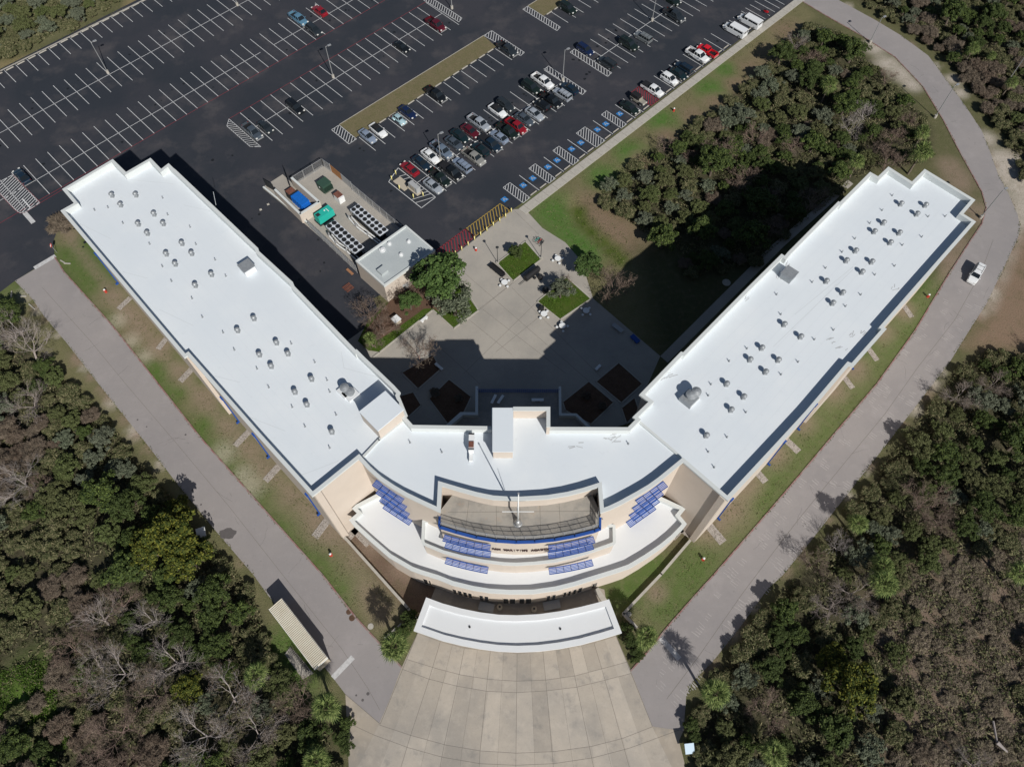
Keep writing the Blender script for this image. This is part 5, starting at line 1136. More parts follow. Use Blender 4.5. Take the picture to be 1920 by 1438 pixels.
b = MB(); b.strip([tuple(q[1] + wv * Wd), tuple(q[1] + wv * Wd + ax * L)], .1, zs - .3, .3); b.strip([tuple(q[1]), tuple(q[1] + ax * L)], .1, zs - .4, .28); b.strip([tuple(q[1] + ax * L), tuple(q[1] + ax * L + wv * Wd)], .08, zs - .35, .26); b.build('gutter', 'white_metal', t)
b = MB(); b.prism(GL([(533.8, 1226), (545, 1212), (588, 1262), (567.6, 1273)]), 0, .08); struct(b.build('rack_slab', 'plaza_concrete'))
for i, (a, c) in enumerate((((545, 1213), (560, 1234)), ((564, 1236), (579, 1258)))):
    A, B = Vector(G(*a)), Vector(G(*c)); t = thing('bicycle_rack', ['brown looped bicycle rack behind the shed, upper one', 'brown looped bicycle rack behind the shed, lower one'][i], 'bike rack', tuple(A)); dd = (B - A).normalized(); b = MB(); b.tube(A + Vector((0, 0, .15)), B + Vector((0, 0, .15)), .03, .03, 6); 
    b.build('rail', 'dark_metal', t)
    for k in range(7): p = A + (B - A) * (k + .5) / 7; b = MB(); b.ring((p.x, p.y, .45), .33, .02, (dd.x, dd.y, .35)); b.build('loop', 'dark_metal', t)
# round tables with fixed seats
tb = None
for x, y, lb in ((1046, 485, 'round white table with seats in the tree shadow on the plaza'), (1020, 588.5, 'round white table with seats beside the corner of the lower planter'), (946, 529.5, 'round table with pale seats left of the square planter'), (1099, 582.5, 'round white table in the building shade near the bed corner'), (1054.5, 611, 'small round white table just inside the building shade')):
    g = G(x, y, .7)
    if tb is None:
        tb = thing('picnic_table', lb, 'table', (g[0], g[1], .026), .3, 'round tables of the plaza')
        for name, prof, m_ in (('table_top', 0, 'white_metal'),):
            b = MB(); b.cyl((0, 0, .72), .62, .05, 22); o = b.build('table_top', 'white_metal'); o.parent = tb
        b = MB(); b.cyl((0, 0, 0), .08, .72, 8); 
        for k in range(4): b.tube((0, 0, .25), (1.0 * math.cos(k * 1.571), 1.0 * math.sin(k * 1.571), .25), .03, .03, 5)
        o = b.build('frame', 'metal'); o.parent = tb
        for k in range(4): b = MB(); b.cyl((1.0 * math.cos(k * 1.571), 1.0 * math.sin(k * 1.571), .42), .24, .05, 14); b.cyl((1.0 * math.cos(k * 1.571), 1.0 * math.sin(k * 1.571), .0), .03, .42, 6); o = b.build('seat', 'white_metal'); o.parent = tb
    else: dup(tb, (g[0], g[1], .026), random.uniform(0, 1.5), lb, 'round tables of the plaza')
def bench(a, c, label, wd=.5, m='white_metal', z0=.03):
    A, B = Vector(G(*a, z0 + .4)), Vector(G(*c, z0 + .4)); t = thing('bench', label, 'bench', (A.x, A.y, z0)); b = MB(); b.strip([A[:2], B[:2]], wd, z0 + .4, .06); b.build('seat', m, t)
    for k in (.15, .85): p = A + (B - A) * k; b = MB(); b.box((p.x, p.y, z0 + .2), (wd * .8, wd * .8, .4), math.atan2(B.y - A.y, B.x - A.x)); b.build('leg', m, t)
bench((790, 602), (800, 594), 'pale bench on the paving edge by the green bed'); bench((817, 682), (829, 692), 'pale bench in the shade below the bare tree')
bench((1151, 609), (1166, 620), 'wide grey bench in deep shade along the bed edge', .9, 'box_grey'); bench((1186, 630), (1196, 640), 'dark blue bench in deep shade beyond the grey one', .9, 'blue_metal'); bench((1118, 692), (1125, 685), 'short bench in the darkest part of the court')
bench((922, 755), (929, 741), 'left one of two slanted benches on the rear terrace', .45, 'white_metal', ZB); bench((934, 755), (943, 742), 'right one of two slanted benches on the rear terrace', .45, 'white_metal', ZB); bench((998, 749.5), (1018, 749.5), 'straight bench on the right of the rear terrace', .5, 'white_metal', ZB)
bench((902, 1135.5), (922, 1140), 'grey bench under the canopy left of the doors', 1.3, 'box_grey'); bench((1023, 1136), (1046, 1131.5), 'grey bench under the canopy right of the doors', 1.3, 'box_grey')
for x, y, lb, m_, r_ in ((937, 1137.5, 'pale round bin left of the main doors', 'box_beige', .4), (1001.5, 1141, 'pale round bin right of the main doors', 'box_beige', .4), (1013, 517.5, 'black round bin beside the smoker trailer', 'black_plastic', .45), (1023, 543, 'black bin at the left corner of the lower planter', 'black_plastic', .6), (1015, 576.5, 'black bin beside the round table by the lower planter', 'black_plastic', .5)):
    g = G(x, y, .8); t = thing('trash_bin', lb, 'bin', (g[0], g[1], .03)); b = MB(); b.cyl((g[0], g[1], .03), r_, .85, 16, r_ * 1.05); b.build('drum', m_, t); b = MB(); b.cyl((g[0], g[1], .88), r_ * 1.08, .08, 16, r_ * .7); b.mi = 1; b.cyl((g[0], g[1], .955), r_ * .45, .02, 12); b.build('lid', [m_, 'dark_metal'], t)
A, B = Vector(G(985, 523, .9)), Vector(G(1010, 503.5, .9)); t = thing('smoker_trailer', 'black barrel smoker trailer with a tow bar beside the square planter', 'trailer', (A.x, A.y, .03)); dd = (B - A).normalized()
b = MB(); b.tube(A + Vector((0, 0, .2)), B + Vector((0, 0, .2)), .55, .55, 16); b.build('barrel', 'black_plastic', t); b = MB(); b.tube(A + dd * .2 - Vector((0, 0, .5)), A - dd * 1.5 - Vector((0, 0, .5)), .05, .05, 6); b.box(((A + B) / 2).to_tuple()[:2] + (.4,), ((B - A).length, .8, .1), math.atan2(dd.y, dd.x)); b.build('chassis', 'dark_metal', t)
for s in (-1, 1): p = A + (B - A) * .5 + Vector((-dd.y, dd.x, 0)) * .75 * s; b = MB(); b.tube((p.x, p.y, .33), (p.x - dd.y * .16 * s, p.y + dd.x * .16 * s, .33), .3, .3, 14); b.build('wheel', 'rubber', t)
A, B = Vector(G(920, 497, .5)), Vector(G(943, 516, .5)); t = thing('long_bench', 'long dark bench against the left edge of the square planter', 'bench', (A.x, A.y, .03)); b = MB(); b.strip([A[:2], B[:2]], 1.0, .45, .08); b.build('seat', 'black_plastic', t); dd = (B - A).normalized(); b = MB(); b.strip([(A.x - dd.y * .5, A.y + dd.x * .5), (B.x - dd.y * .5, B.y + dd.x * .5)], .08, .5, .45); b.build('backrest', 'black_plastic', t)
for k in (.1, .5, .9): p = A + (B - A) * k; b = MB(); b.box((p.x, p.y, .22), (.1, .8, .42), math.atan2(dd.y, dd.x)); b.build('leg', 'dark_metal', t)
for i, (x, y, m_, lb) in enumerate(((1007, 449, 'teal', 'bicycle with a teal frame in the plaza bike stand'), (1012, 452, 'hydrant_red', 'bicycle with a reddish frame in the plaza bike stand'), (1016, 455.5, 'dark_metal', 'dark bicycle at the right of the plaza bike stand'))):
    g = G(x, y, .5); t = thing('bicycle', lb, 'bicycle', (g[0], g[1], .03), .0); a = R(30 + i * 12); dx, dy = math.cos(a), math.sin(a)
    for s in (-1, 1): b = MB(); b.ring((g[0] + dx * .5 * s, g[1] + dy * .5 * s, .37), .31, .03, (-dy, dx, .1)); b.build('wheel', 'rubber', t)
    b = MB(); P_ = lambda k, z: (g[0] + dx * k, g[1] + dy * k, z)
    for p, q_ in ((P_(-.5, .37), P_(0, .33)), (P_(0, .33), P_(.38, .8)), (P_(-.15, .8), P_(.38, .8)), (P_(0, .33), P_(-.15, .85)), (P_(-.5, .37), P_(-.15, .8)), (P_(.38, .95), P_(.5, .37))): b.tube(p, q_, .03, .03, 6)
    b.build('frame', m_, t); b = MB(); b.box(P_(-.15, .9), (.26, .14, .06), a); b.build('saddle', 'black_plastic', t); b = MB(); b.tube((g[0] + dx * .4 - dy * .25, g[1] + dy * .4 + dx * .25, .98), (g[0] + dx * .4 + dy * .25, g[1] + dy * .4 - dx * .25, .98), .02, .02, 5); b.build('handlebar', 'dark_metal', t)
# hydrants
hy = None
for x, y, lb in ((892.5, 470, 'red and white fire hydrant standing on the plaza near the bollards'), (199, 548, 'red hydrant on the grass beside the far half of the left wing'), (621, 1041, 'red and white hydrant on bare soil near the curved block, left'), (1739, 557, 'red hydrant in the green strip beside the far half of the right wing'), (1318, 1049, 'pale hydrant in a bare patch between right wing and road'), (1263, 209, 'orange red hydrant on the swale lawn below the pavement')):
    g = G(x, y)
    if hy is None:
        hy = thing('fire_hydrant', lb, 'hydrant', g, 0, 'hydrants of the grounds'); b = MB(); b.cyl((0, 0, 0), .16, .75, 12); b.cyl((0, 0, .0), .24, .08, 12); b.tube((-.28, 0, .5), (.28, 0, .5), .08, .08, 8); b.tube((0, 0, .45), (0, -.28, .45), .1, .1, 8); o = b.build('barrel', 'hydrant_red'); o.parent = hy
        b = MB(); b.cyl((0, 0, .75), .19, .08, 12); b.cyl((0, 0, .83), .15, .14, 12, .04); o = b.build('bonnet', 'white_metal'); o.parent = hy
    else: dup(hy, g, random.uniform(0, 3), lb, 'hydrants of the grounds')
# no entry sign, boards
g = G(107, 474); t = thing('no_entry_sign', 'round red no entry sign at the grass corner of the left road', 'sign', g); b = MB(); b.cyl(g, .04, 2.3, 8); b.build('post', 'metal', t)
c = Vector((g[0] - .1, g[1] + .1, 2.1)); nx = Vector((-.6, -.5, .62)).normalized(); b = MB(); b.tube(c, c + nx * .03, .42, .42, 20); pl_ = b.build('sign_plate', 'hydrant_red', t); uu = nx.orthogonal().normalized(); b = MB(); b.tube(c + nx * .05 - uu * .28, c + nx * .05 + uu * .28, .06, .06, 6); b.build('sign_bar', 'white_metal', pl_)
for x, y, lb, wd, ln_, rz in ((376.8, 999, 'white metal panel standing at the tree edge by the left road', 1.4, 1.6, .3), (1293, 1403, 'pale blue tilted panel on a post at the palm shadow, lower right', 1.3, 1.3, .1)):
    g = G(x, y, 1.5); t = thing('equipment_panel', lb, 'panel', (g[0], g[1], 0)); b = MB(); b.cyl((g[0], g[1], 0), .07, 1.5, 8); b.build('post', 'metal', t)
    o = MB(); ca, sa = math.cos(rz), math.sin(rz); v = []
    for dx, dy in ((-1, -1), (1, -1), (1, 1), (-1, 1)):
        for dz in (0, .06): v.append((g[0] + (dx * ca - dy * sa) * wd / 2, g[1] + (dx * sa + dy * ca) * ln_ / 2, 1.5 + dy * .25 + dz))
    o.add(v, [(0, 2, 4, 6), (1, 7, 5, 3), (0, 1, 3, 2), (2, 3, 5, 4), (4, 5, 7, 6), (6, 7, 1, 0)]); o.build('panel', 'white_metal' if x < 900 else 'silver_panel' if 'silver_panel' in M else mat('silver_panel', (.35, .48, .6), .4), t)
for a, c, lb in (((114, 489), (121, 493), 'pale timber on the grass by the no entry sign, left piece'), ((121, 494.5), (132, 495), 'pale timber on the grass by the no entry sign, right piece'), ((22.5, 547), (21.5, 558), 'pale upright timber left of the left road start'), ((39, 556), (49.5, 556), 'pale flat timber left of the left road start'), ((55, 571), (65, 580), 'thin pale timber at the brush edge left of the left road')):
    w_ = GL([a, c]); b = MB(); b.strip(w_, .2, 0, .18); tag(b.build('timber_post', 'kerb_concrete', None, False, (*w_[0], 0)), lb, 'timber')
# manhole covers
for x, y, r_, m_, lb in ((654, 1147, .4, 'mulch', 'rusty manhole cover at the road edge, upper of the pair'), (660, 1158.5, .45, 'mulch', 'rusty manhole cover at the road edge, lower of the pair'), (695, 1174, .45, 'kerb_concrete', 'pale round cover in the grass left of the canopy'), (1362, 530, .8, 'kerb_concrete', 'round drain cover in the shaded lawn of the court'), (1179, 1151, .4, 'kerb_concrete', 'small square pale cover in the bed right of the canopy')):
    g = G(x, y); b = MB(); b.cyl((g[0], g[1], .0), r_, .05, 20); tag(b.build('manhole_cover', m_, None, False, (g[0], g[1], 0)), lb, 'manhole cover')
# driftwood lying in the marsh
A, B = G(1856, 1352), G(1862, 1392); b = MB(); b.tube((*A[:2], .8), (*B[:2], 1.0), .16, .12, 6); b.tube((B[0], B[1], 1.0), (B[0] + 1.1, B[1] - 1.2, .9), .3, .12, 6); tag(b.build('fallen_log', 'bare_grey', None, False, (*A[:2], 0)), 'bleached fallen log lying in the brown brush at lower right', 'log')
# rusty pallet rack and scraps behind the plant building
g = G(653, 540); t = thing('pallet', 'rusty brown pallet lying on the asphalt beside the plant building', 'pallet', g); b = MB()
for k in range(6): p = frame((g[0], g[1], 0), ROT)(-.7 + k * .28, 0, .2); b.box(p, (.16, 1.6, .08), ROT)
b.build('slats', 'rust', t); b = MB()
for k in (-1, 0, 1): b.box(frame((g[0], g[1], 0), ROT)(0, k * .7, .1), (1.7, .1, .14), ROT)
b.build('runner', 'rust', t)
g = G(656, 510); b = MB(); b.box((g[0], g[1], .1), (.5, 1.8, .16), ROT); tag(b.build('timber_post', 'orange', None, False, (g[0], g[1], 0)), 'orange timber lying against the yard kerb', 'timber')
for x, y, lb in ((489, 394, 'upper white block on the asphalt left of the yard'), (503, 384, 'lower white block on the asphalt left of the yard')):
    g = G(x, y); b = MB(); b.box((g[0], g[1], .12), (.5, .3, .24), .5, .9); tag(b.build('concrete_block', 'kerb_concrete', None, False, (g[0], g[1], 0)), lb, 'block')

# ------------------------------------------------------------ vegetation
def leaf_mesh(name, cen, rad, per, size, seed, m, flat=.55, aspect=1.0, hang=0.0, sub=None):
    """leaf sprays on the surface of many small clumps"""
    r = np.random.default_rng(seed); cen = np.asarray(cen); rad = np.asarray(rad); n = len(cen) * per
    c = np.repeat(cen, per, 0); rr = np.repeat(rad, per)
    d = r.normal(size=(n, 3)); d /= np.linalg.norm(d, axis=1)[:, None]; d[:, 2] = np.where(d[:, 2] < -.3, -d[:, 2], d[:, 2])
    p = c + d * (rr * (r.random(n) ** .35))[:, None] * np.array([1, 1, flat + .25])
    nrm = d * .8 + r.normal(size=(n, 3)) * .55 + np.array([0, 0, .35]); nrm /= np.linalg.norm(nrm, axis=1)[:, None]
    a = np.cross(nrm, r.normal(size=(n, 3))); a /= np.linalg.norm(a, axis=1)[:, None]; b_ = np.cross(nrm, a)
    s = size * (.6 + .8 * r.random(n)); a *= (s * aspect)[:, None]; b_ *= (s / aspect)[:, None]
    V = np.stack([p - a * .5, p + b_ * .45 - nrm * s[:, None] * .08, p + a * .5, p - b_ * .45], 1).reshape(-1, 3)
    Fc = np.arange(n * 4).reshape(n, 4)
    me = np_mesh(name, V, Fc); me.materials.append(M[m]); return me
def twigs(b, p, d, L, r0, depth, rnd, up=.15, spread=.6, kids=3, seg=3):
    """recursive limb, three sided twigs"""
    p = Vector(p); d = Vector(d).normalized(); q = p
    for k in range(2):
        d2 = (d + Vector((rnd.gauss(0, .14), rnd.gauss(0, .14), rnd.gauss(0, .08) + up * .3))).normalized()
        n_ = q + d2 * L / 2; b.tube(q, n_, r0 * (1 - .25 * k), r0 * (.75 - .25 * k), 4 if depth > 2 else seg, False); q = n_; d = d2
        if depth > 0 and k == 0:
            side = Vector((rnd.gauss(0, 1), rnd.gauss(0, 1), rnd.gauss(0, .5))).normalized(); twigs(b, q, d + side * spread, L * .72, r0 * .5, depth - 1, rnd, up, spread, kids, seg)
    if depth > 0:
        for k in range(kids):
            side = Vector((rnd.gauss(0, 1), rnd.gauss(0, 1), rnd.gauss(0, .5))).normalized()
            twigs(b, q, d + side * spread, L * rnd.uniform(.6, .85), r0 * .52, depth - 1, rnd, up, spread, kids, seg)
def link(me, name, parent): o = bpy.data.objects.new(name, me); COL.objects.link(o); o.parent = parent; return o
def oak(seed, m='leaf_oak', Rr=2.9, H=5.2, per=95, size=.22, ncl=84, name='evergreen_tree'):
    rnd = random.Random(seed); t = thing(name, 'tree', 'tree'); cen, rad = [], []
    b = MB(); b.tube((0, 0, 0), (rnd.uniform(-.3, .3), rnd.uniform(-.3, .3), H * .45), .22, .15, 7)
    for i in range(ncl):
        a = rnd.uniform(0, 6.283); q = rnd.random() ** .6 * Rr * .82; lob = 1 + .22 * math.sin(3 * a + seed) + .12 * math.sin(5 * a + 2 * seed); q *= lob
        z = H * (.35 + .6 * math.sqrt(max(0, 1 - (q / (Rr * 1.2)) ** 2)) * rnd.uniform(.55, 1.08)); cen.append((q * math.cos(a), q * math.sin(a), z)); rad.append(rnd.uniform(.28, .72) * Rr / 2.9)
    for i in range(0, ncl, 3): b.tube((0, 0, H * .4), cen[i], .09, .03, 4, False)
    o = b.build('trunk', 'bark'); o.parent = t
    me = leaf_mesh('crown', cen, rad, per, size, seed, m); link(me, 'crown', t); return t
def shrub(seed, m, Rr=1.7, H=1.9, per=80, size=.26, ncl=16, name='shrub', aspect=1.0):
    rnd = random.Random(seed); t = thing(name, 'shrub', 'shrub'); cen, rad = [], []; b = MB()
    for i in range(ncl):
        a = rnd.uniform(0, 6.283); q = rnd.random() ** .55 * Rr * .8; z = H * (.3 + .6 * math.sqrt(max(0, 1 - (q / (Rr * 1.1)) ** 2)) * rnd.uniform(.6, 1.1)); cen.append((q * math.cos(a), q * math.sin(a), z)); rad.append(rnd.uniform(.25, .6) * Rr / 1.7)
        if i % 2 == 0: b.tube((0, 0, 0), cen[-1], .05, .02, 4, False)
    o = b.build('stem', 'bark'); o.parent = t
    link(leaf_mesh('foliage', cen, rad, per, size, seed, m, aspect=aspect), 'foliage', t); return t
def twig_tree(seed, m='bare_grey', H=5, lean=(0, 0), depth=4, kids=3, r0=.13, name='bare_tree', up=.15, spread=.72, fine=None):
    rnd = random.Random(seed); t = thing(name, 'bare tree', 'tree'); b = MB(); b.tube((0, 0, 0), (lean[0] * .5, lean[1] * .5, H * .2), r0 * 1.3, r0, 6, False); o = b.build('trunk', m); o.parent = t
    b = MB()
    for k in range(4):
        a = k * 1.57 + rnd.uniform(-.5, .5); twigs(b, (lean[0] * .5, lean[1] * .5, H * .2), (math.cos(a) * .8 + lean[0] * .3, math.sin(a) * .8 + lean[1] * .3, .75), H * .30, r0 * .62, depth, rnd, up, spread, kids)
    o = b.build('branches', m); o.parent = t
    if fine:
        n = 900; r = np.random.default_rng(seed); vv = np.array([v for v in b.v]); c = vv[r.integers(0, len(vv), n)] + r.normal(size=(n, 3)) * .12
        a_ = r.normal(size=(n, 3)); a_ /= np.linalg.norm(a_, axis=1)[:, None]; w_ = np.cross(a_, r.normal(size=(n, 3))); w_ /= np.linalg.norm(w_, axis=1)[:, None]
        V = np.stack([c - a_ * .25, c + w_ * .022, c + a_ * .25, c - w_ * .022], 1).reshape(-1, 3); me = np_mesh('twigs', V, np.arange(n * 4).reshape(n, 4)); me.materials.append(M[fine]); link(me, 'twigs', t)
    return t
def palm(seed, H=6, n=34, name='palm_tree', Rf=1.75):
    rnd = random.Random(seed); t = thing(name, 'palm', 'palm tree'); b = MB(); lx, ly = rnd.uniform(-.3, .3), rnd.uniform(-.3, .3)
    b.tube((0, 0, 0), (lx * .5, ly * .5, H * .5), .24, .19, 10, False); b.tube((lx * .5, ly * .5, H * .5), (lx, ly, H), .19, .2, 10); o = b.build('trunk', 'palm_bark', None, True); o.parent = t
    def fan_(el, az, L, rf, droop, nl=15):
        b = MB(); st = Vector((lx, ly, H)); d = Vector((math.cos(az) * math.cos(el), math.sin(az) * math.cos(el), math.sin(el))); e = st + d * L; side = Vector((-math.sin(az), math.cos(az), 0)); upv = d.cross(side) * -1
        b.add([st - side * .02, st + side * .02, e + side * .015, e - side * .015], [(0, 1, 2, 3)])
        for i in range(nl):
            f = (i / (nl - 1) - .5) * 4.0; dd = (d * math.cos(f) + side * math.sin(f) * .95).normalized(); ln_ = rf * (1 - .18 * abs(f) / 2) * rnd.uniform(.85, 1.1)
            wv = dd.cross(Vector((0, 0, 1))).normalized() * .055; mid = e + dd * ln_ * .55 + Vector((0, 0, rnd.uniform(-.03, .05))); tip = e + dd * ln_ + Vector((0, 0, -droop * rnd.uniform(.6, 1.3)))
            b.add([e, mid + wv, tip, mid - wv], [(0, 1, 2, 3)])
        return b
    k = 0
    for i in range(n):
        el = R(78 - 92 * (i / n) + rnd.uniform(-8, 8)); az = i * 2.39996 + rnd.uniform(-.2, .2)
        b = fan_(el, az, rnd.uniform(.7, 1.05) * Rf * .6, Rf * .62, .15 + .35 * (i / n)); o = b.build('frond', 'palm_leaf'); o.parent = t
    b = MB()
    for i in range(12):
        f = fan_(R(-35 - rnd.uniform(0, 35)), i * .53 + rnd.uniform(-.2, .2), .55, .85, .4, 8); b.add(f.v, f.f)
    o = b.build('dead_frond_skirt', 'palm_dry'); o.parent = t
    return t
def hide(o):        # keep a source thing only through the copies placed from it
    for c in list(o.children): bpy.data.objects.remove(c)
    bpy.data.objects.remove(o)
KIND = {
 'oak': [oak(s, Rr=rr, H=hh) for s, rr, hh in ((1, 2.8, 4.2), (2, 3.2, 4.9), (3, 2.4, 3.6), (4, 2.6, 4.0), (5, 3.0, 4.4), (6, 2.2, 3.4))],
 'olive': [oak(s, 'leaf_olive', rr, hh, 80, .20, 74, 'olive_toned_tree') for s, rr, hh in ((11, 2.5, 3.0), (12, 2.9, 3.4), (13, 2.2, 2.6))],
 'grey': [oak(s, 'leaf_grey', rr, hh, 80, .19, 70, 'grey_leaved_tree') for s, rr, hh in ((21, 2.3, 2.8), (22, 2.7, 3.3))],
 'yellow': [oak(31, 'leaf_yellow', 3.0, 5.2, 90, .23, 84, 'yellow_green_tree')],
 'brush': [shrub(s, 'brush_mix', 1.9, 1.5, 150, .22, 30, 'brush_shrub', 2.0) for s in (41, 42, 43)],
 'brown': [shrub(s, 'twig_brown', 1.9, 1.9, 150, .25, 30, 'brown_shrub', 3.2) for s in (51, 52)],
 'bare': [twig_tree(s, 'bare_grey', 5.4, (ln_, 0), 4, 3, .12, fine='twig_brown' if s == 62 else None) for s, ln_ in ((61, 1.2), (62, -.6), (63, .3))],
 'rose': [twig_tree(s, 'bare_rose', 4.6, (0, 0), 4, 3, .09, 'leafless_rosy_tree', fine='twig_brown') for s in (71, 72)],
 'palm': [palm(s, hh, 30, Rf=rf) for s, hh, rf in ((81, 5.2, 2.1), (82, 4.4, 1.9))],
 'marsh': [shrub(s, 'marsh', 1.6, .5, 90, .17, 30, 'marsh_bush', 2.6) for s in (91, 92)],
}
COUNT = {k: 0 for k in KIND}
CAP = {'oak': 270, 'olive': 230, 'grey': 150, 'yellow': 20, 'brush': 280, 'brown': 200, 'bare': 70, 'rose': 80, 'palm': 60, 'marsh': 290}
CAT = {'palm': 'palm tree', 'brush': 'shrub', 'brown': 'shrub', 'marsh': 'bush'}
def put(kind, p, s=1.0, label=None, group=None, v=None, rz=None):
    src = KIND[kind][v if v is not None else random.randrange(len(KIND[kind]))]
    o = dup(src, (p[0], p[1], p[2] if len(p) > 2 else 0), random.uniform(0, 6.28) if rz is None else rz, label, group, (s * random.uniform(.93, 1.07), s * random.uniform(.93, 1.07), s * random.uniform(.9, 1.1)))
    if not group and 'group' in o: del o['group']
    COUNT[kind] += 1; return o
placed = []     # (x, y, r)
def at_top(px, py, h): g = G(px, py, h * .7); return (g[0], g[1])
def special(kind, px, py, s, label, h=4.0, v=None, lone=True):
    p = at_top(px, py, h * s); put(kind, p, s, label, None, v); placed.append((p[0], p[1], 2.1 * s))
# trees of the court and verges, each on its own
special('oak', 968, 468, .78, 'round green tree in the square grass planter of the plaza'); 
KIND['court'] = [oak(101, 'leaf_court', 2.9, 5.0, 100, .22, 84, 'courtyard_tree'), oak(102, 'leaf_grey', 2.8, 4.4, 62, .19, 80, 'courtyard_tree')]; COUNT['court'] = 0; CAP['court'] = 9
special('court', 1103, 497, 1.0, 'dense bright green tree beside the plaza path and the swale', 4.6, 0); special('court', 1052, 543, .95, 'loose grey green tree over the lower grass planter', 4, 1)
special('court', 825, 522, 1.85, 'tall green tree against the right corner of the plant building', 5, 0); special('court', 850, 562, 1.6, 'greyish green tree leaning over the plaza edge', 4.5, 1); special('court', 768, 568, .8, 'small green tree in the mulch below the plant building', 4, 0); special('court', 812, 498, .7, 'thin leaved tree brushing the plant building roof', 5, 1)
special('rose', 1152, 530, 1.25, 'leafless rosy tree at the edge of the building shade in the court'); special('rose', 783, 655, 1.3, 'leafless brown tree half in the shade near the left wing')
for x, y, s, lb in ((690, 585, 1.1, 'bare brown tree between asphalt and mulch bed, highest of the bed'), (715, 612, 1.1, 'bare brown tree by the utility box in the mulch bed'), (700, 640, .8, 'low bare shrub above the bright green leaves by the left wing'), (745, 545, .9, 'bare tan tree against the plant building wall'), (775, 540, .8, 'bare tan tree between plant building and the tall green tree'), (1062, 530, .6, 'small bare tree with dark berries over the plaza paving')): special('rose', x, y, s, lb)
special('brown', 108, 412, 1.5, 'rusty leafless shrub at the left end of the left wing', 3)
special('palm', 698, 645, .7, 'low bright green fan leaved plant beside the left wing', 2)
for x, y, s, lb in ((742, 1216, 1.0, 'green fan palm left of the entry canopy beside the road'), (1213, 1196, 1.0, 'green fan palm right of the entry canopy beside the road'), (1335, 1301, 1.05, 'tall fan palm right of the road whose shadow crosses the stop bar'), (616, 1326, 1.0, 'fan palm behind the shed near the forecourt corner'), (596, 1425, .9, 'leaning fan palm at the bottom left of the forecourt'), (1450, 1410, 1.0, 'fan palm at the bottom edge right of the forecourt')): special('palm', x, y, s, lb, 5.5)
for x, y, s, lb in ((485, 1268, .9, 'fan palm left of the bicycle racks'), (1648, 1098, 1.0, 'fan palm beside the white bare tree, right woodland'), (1603, 982, .9, 'fan palm at the wood edge close to the right road'), (1646, 1066, .9, 'fan palm just above the one beside the white bare tree'), (1899, 1080, .9, 'fan palm at the right edge of the photo'), (1549, 172, .9, 'pale fan palm in the middle thicket'), (1726, 258, .9, 'upper fan palm at the wing end'), (1718, 302, 1.1, 'large fan palm touching the tip of the right wing'), (1604, 312, .9, 'fan palm above the roof tip of the right wing'), (1818, 103, .8, 'bright fan palm in the brush beyond the right road'), (1890, 163, .8, 'bright fan palm near the top right edge'), (1855, 110, .6, 'small fan palm beside the bright one at top right')): special('palm', x, y, s, lb, 4.8)
for x, y, s, lb in ((424, 1310, 1.35, 'big white leafless tree at the lower left'), (378, 1372, 1.35, 'sprawling white leafless tree below the big white one'), (474, 1380, 1.1, 'white leafless tree at the bottom edge'), (225, 1255, 1.25, 'grey leafless tree with long limbs in the left woodland'), (325, 1238, 1.2, 'leafless tree with upright limbs at the shadow edge, left woodland'), (188, 1165, 1.0, 'silvery leafless tree in the left woodland'), (280, 1160, .9, 'grey leafless tree beside the dark evergreen, left woodland'), (28, 610, 1.1, 'silver leafless tree at the left edge, upper'), (48, 655, 1.25, 'silver leafless tree near the left edge, lower'), (28, 898, 1.2, 'fanned grey leafless tree at the left edge'), (52, 752, 1.1, 'leafless tree with white limbs left of the road bend'),
                    (1577, 1030, .7, 'small silver bare tree at the right road edge'), (1602, 1105, 1.0, 'white bare tree beside a fan palm in the right woodland'), (1562, 1132, .9, 'greyish bare tree left of the white bare tree'), (1628, 212, .9, 'grey bare tree in the middle thicket'), (1596, 236, .9, 'rosy grey bare tree left of the grey one in the middle thicket'), (1490, 80, .8, 'bare tree at the top of the middle thicket'), (1835, 1428, .8, 'pale bare tree at the bottom right')): special('bare', x, y, s, lb)
for x, y, s, lb in ((218, 1130, 1.1, 'rosy leafless tree above the silvery one'), (213, 1370, 1.4, 'large rosy leafless tree at the bottom left'), (280, 1300, 1.3, 'tan leafless tree with a dense crown, left woodland'), (1736, 940, 1.4, 'large pink grey leafless tree in the right woodland'), (1248, 268, .8, 'small grey leafless tree at the thicket edge above the lawn'), (1351, 278, 1.35, 'large pinkish leafless tree in the middle thicket'), (1416, 252, .95, 'leafless tree right of the large pinkish one'), (1293, 290, .7, 'small leafless tree left of the large pinkish one'), (1490, 270, 1.0, 'reddish brown round leafless tree in the middle thicket'), (1680, 255, 1.0, 'brown leafless tree beside the fan palm at the wing end'), (1395, 330, 1.2, 'brown leafless tree at the edge of the wing shade')): special('rose', x, y, s, lb)
for x, y, s, lb in ((330, 1005, 1.5, 'large yellow green tree by the left road'), (352, 1050, 1.3, 'yellow green tree just below the large one by the left road'), (285, 1030, 1.2, 'yellow green tree left of the large one by the left road'), (1592, 1290, 1.3, 'yellow green tree at the edge of the brown brush'), (1560, 1235, .8, 'small yellow green tree above the larger one'), (358, 1290, .8, 'small yellow green tree beside the big white leafless tree')): special('yellow', x, y, s, lb)

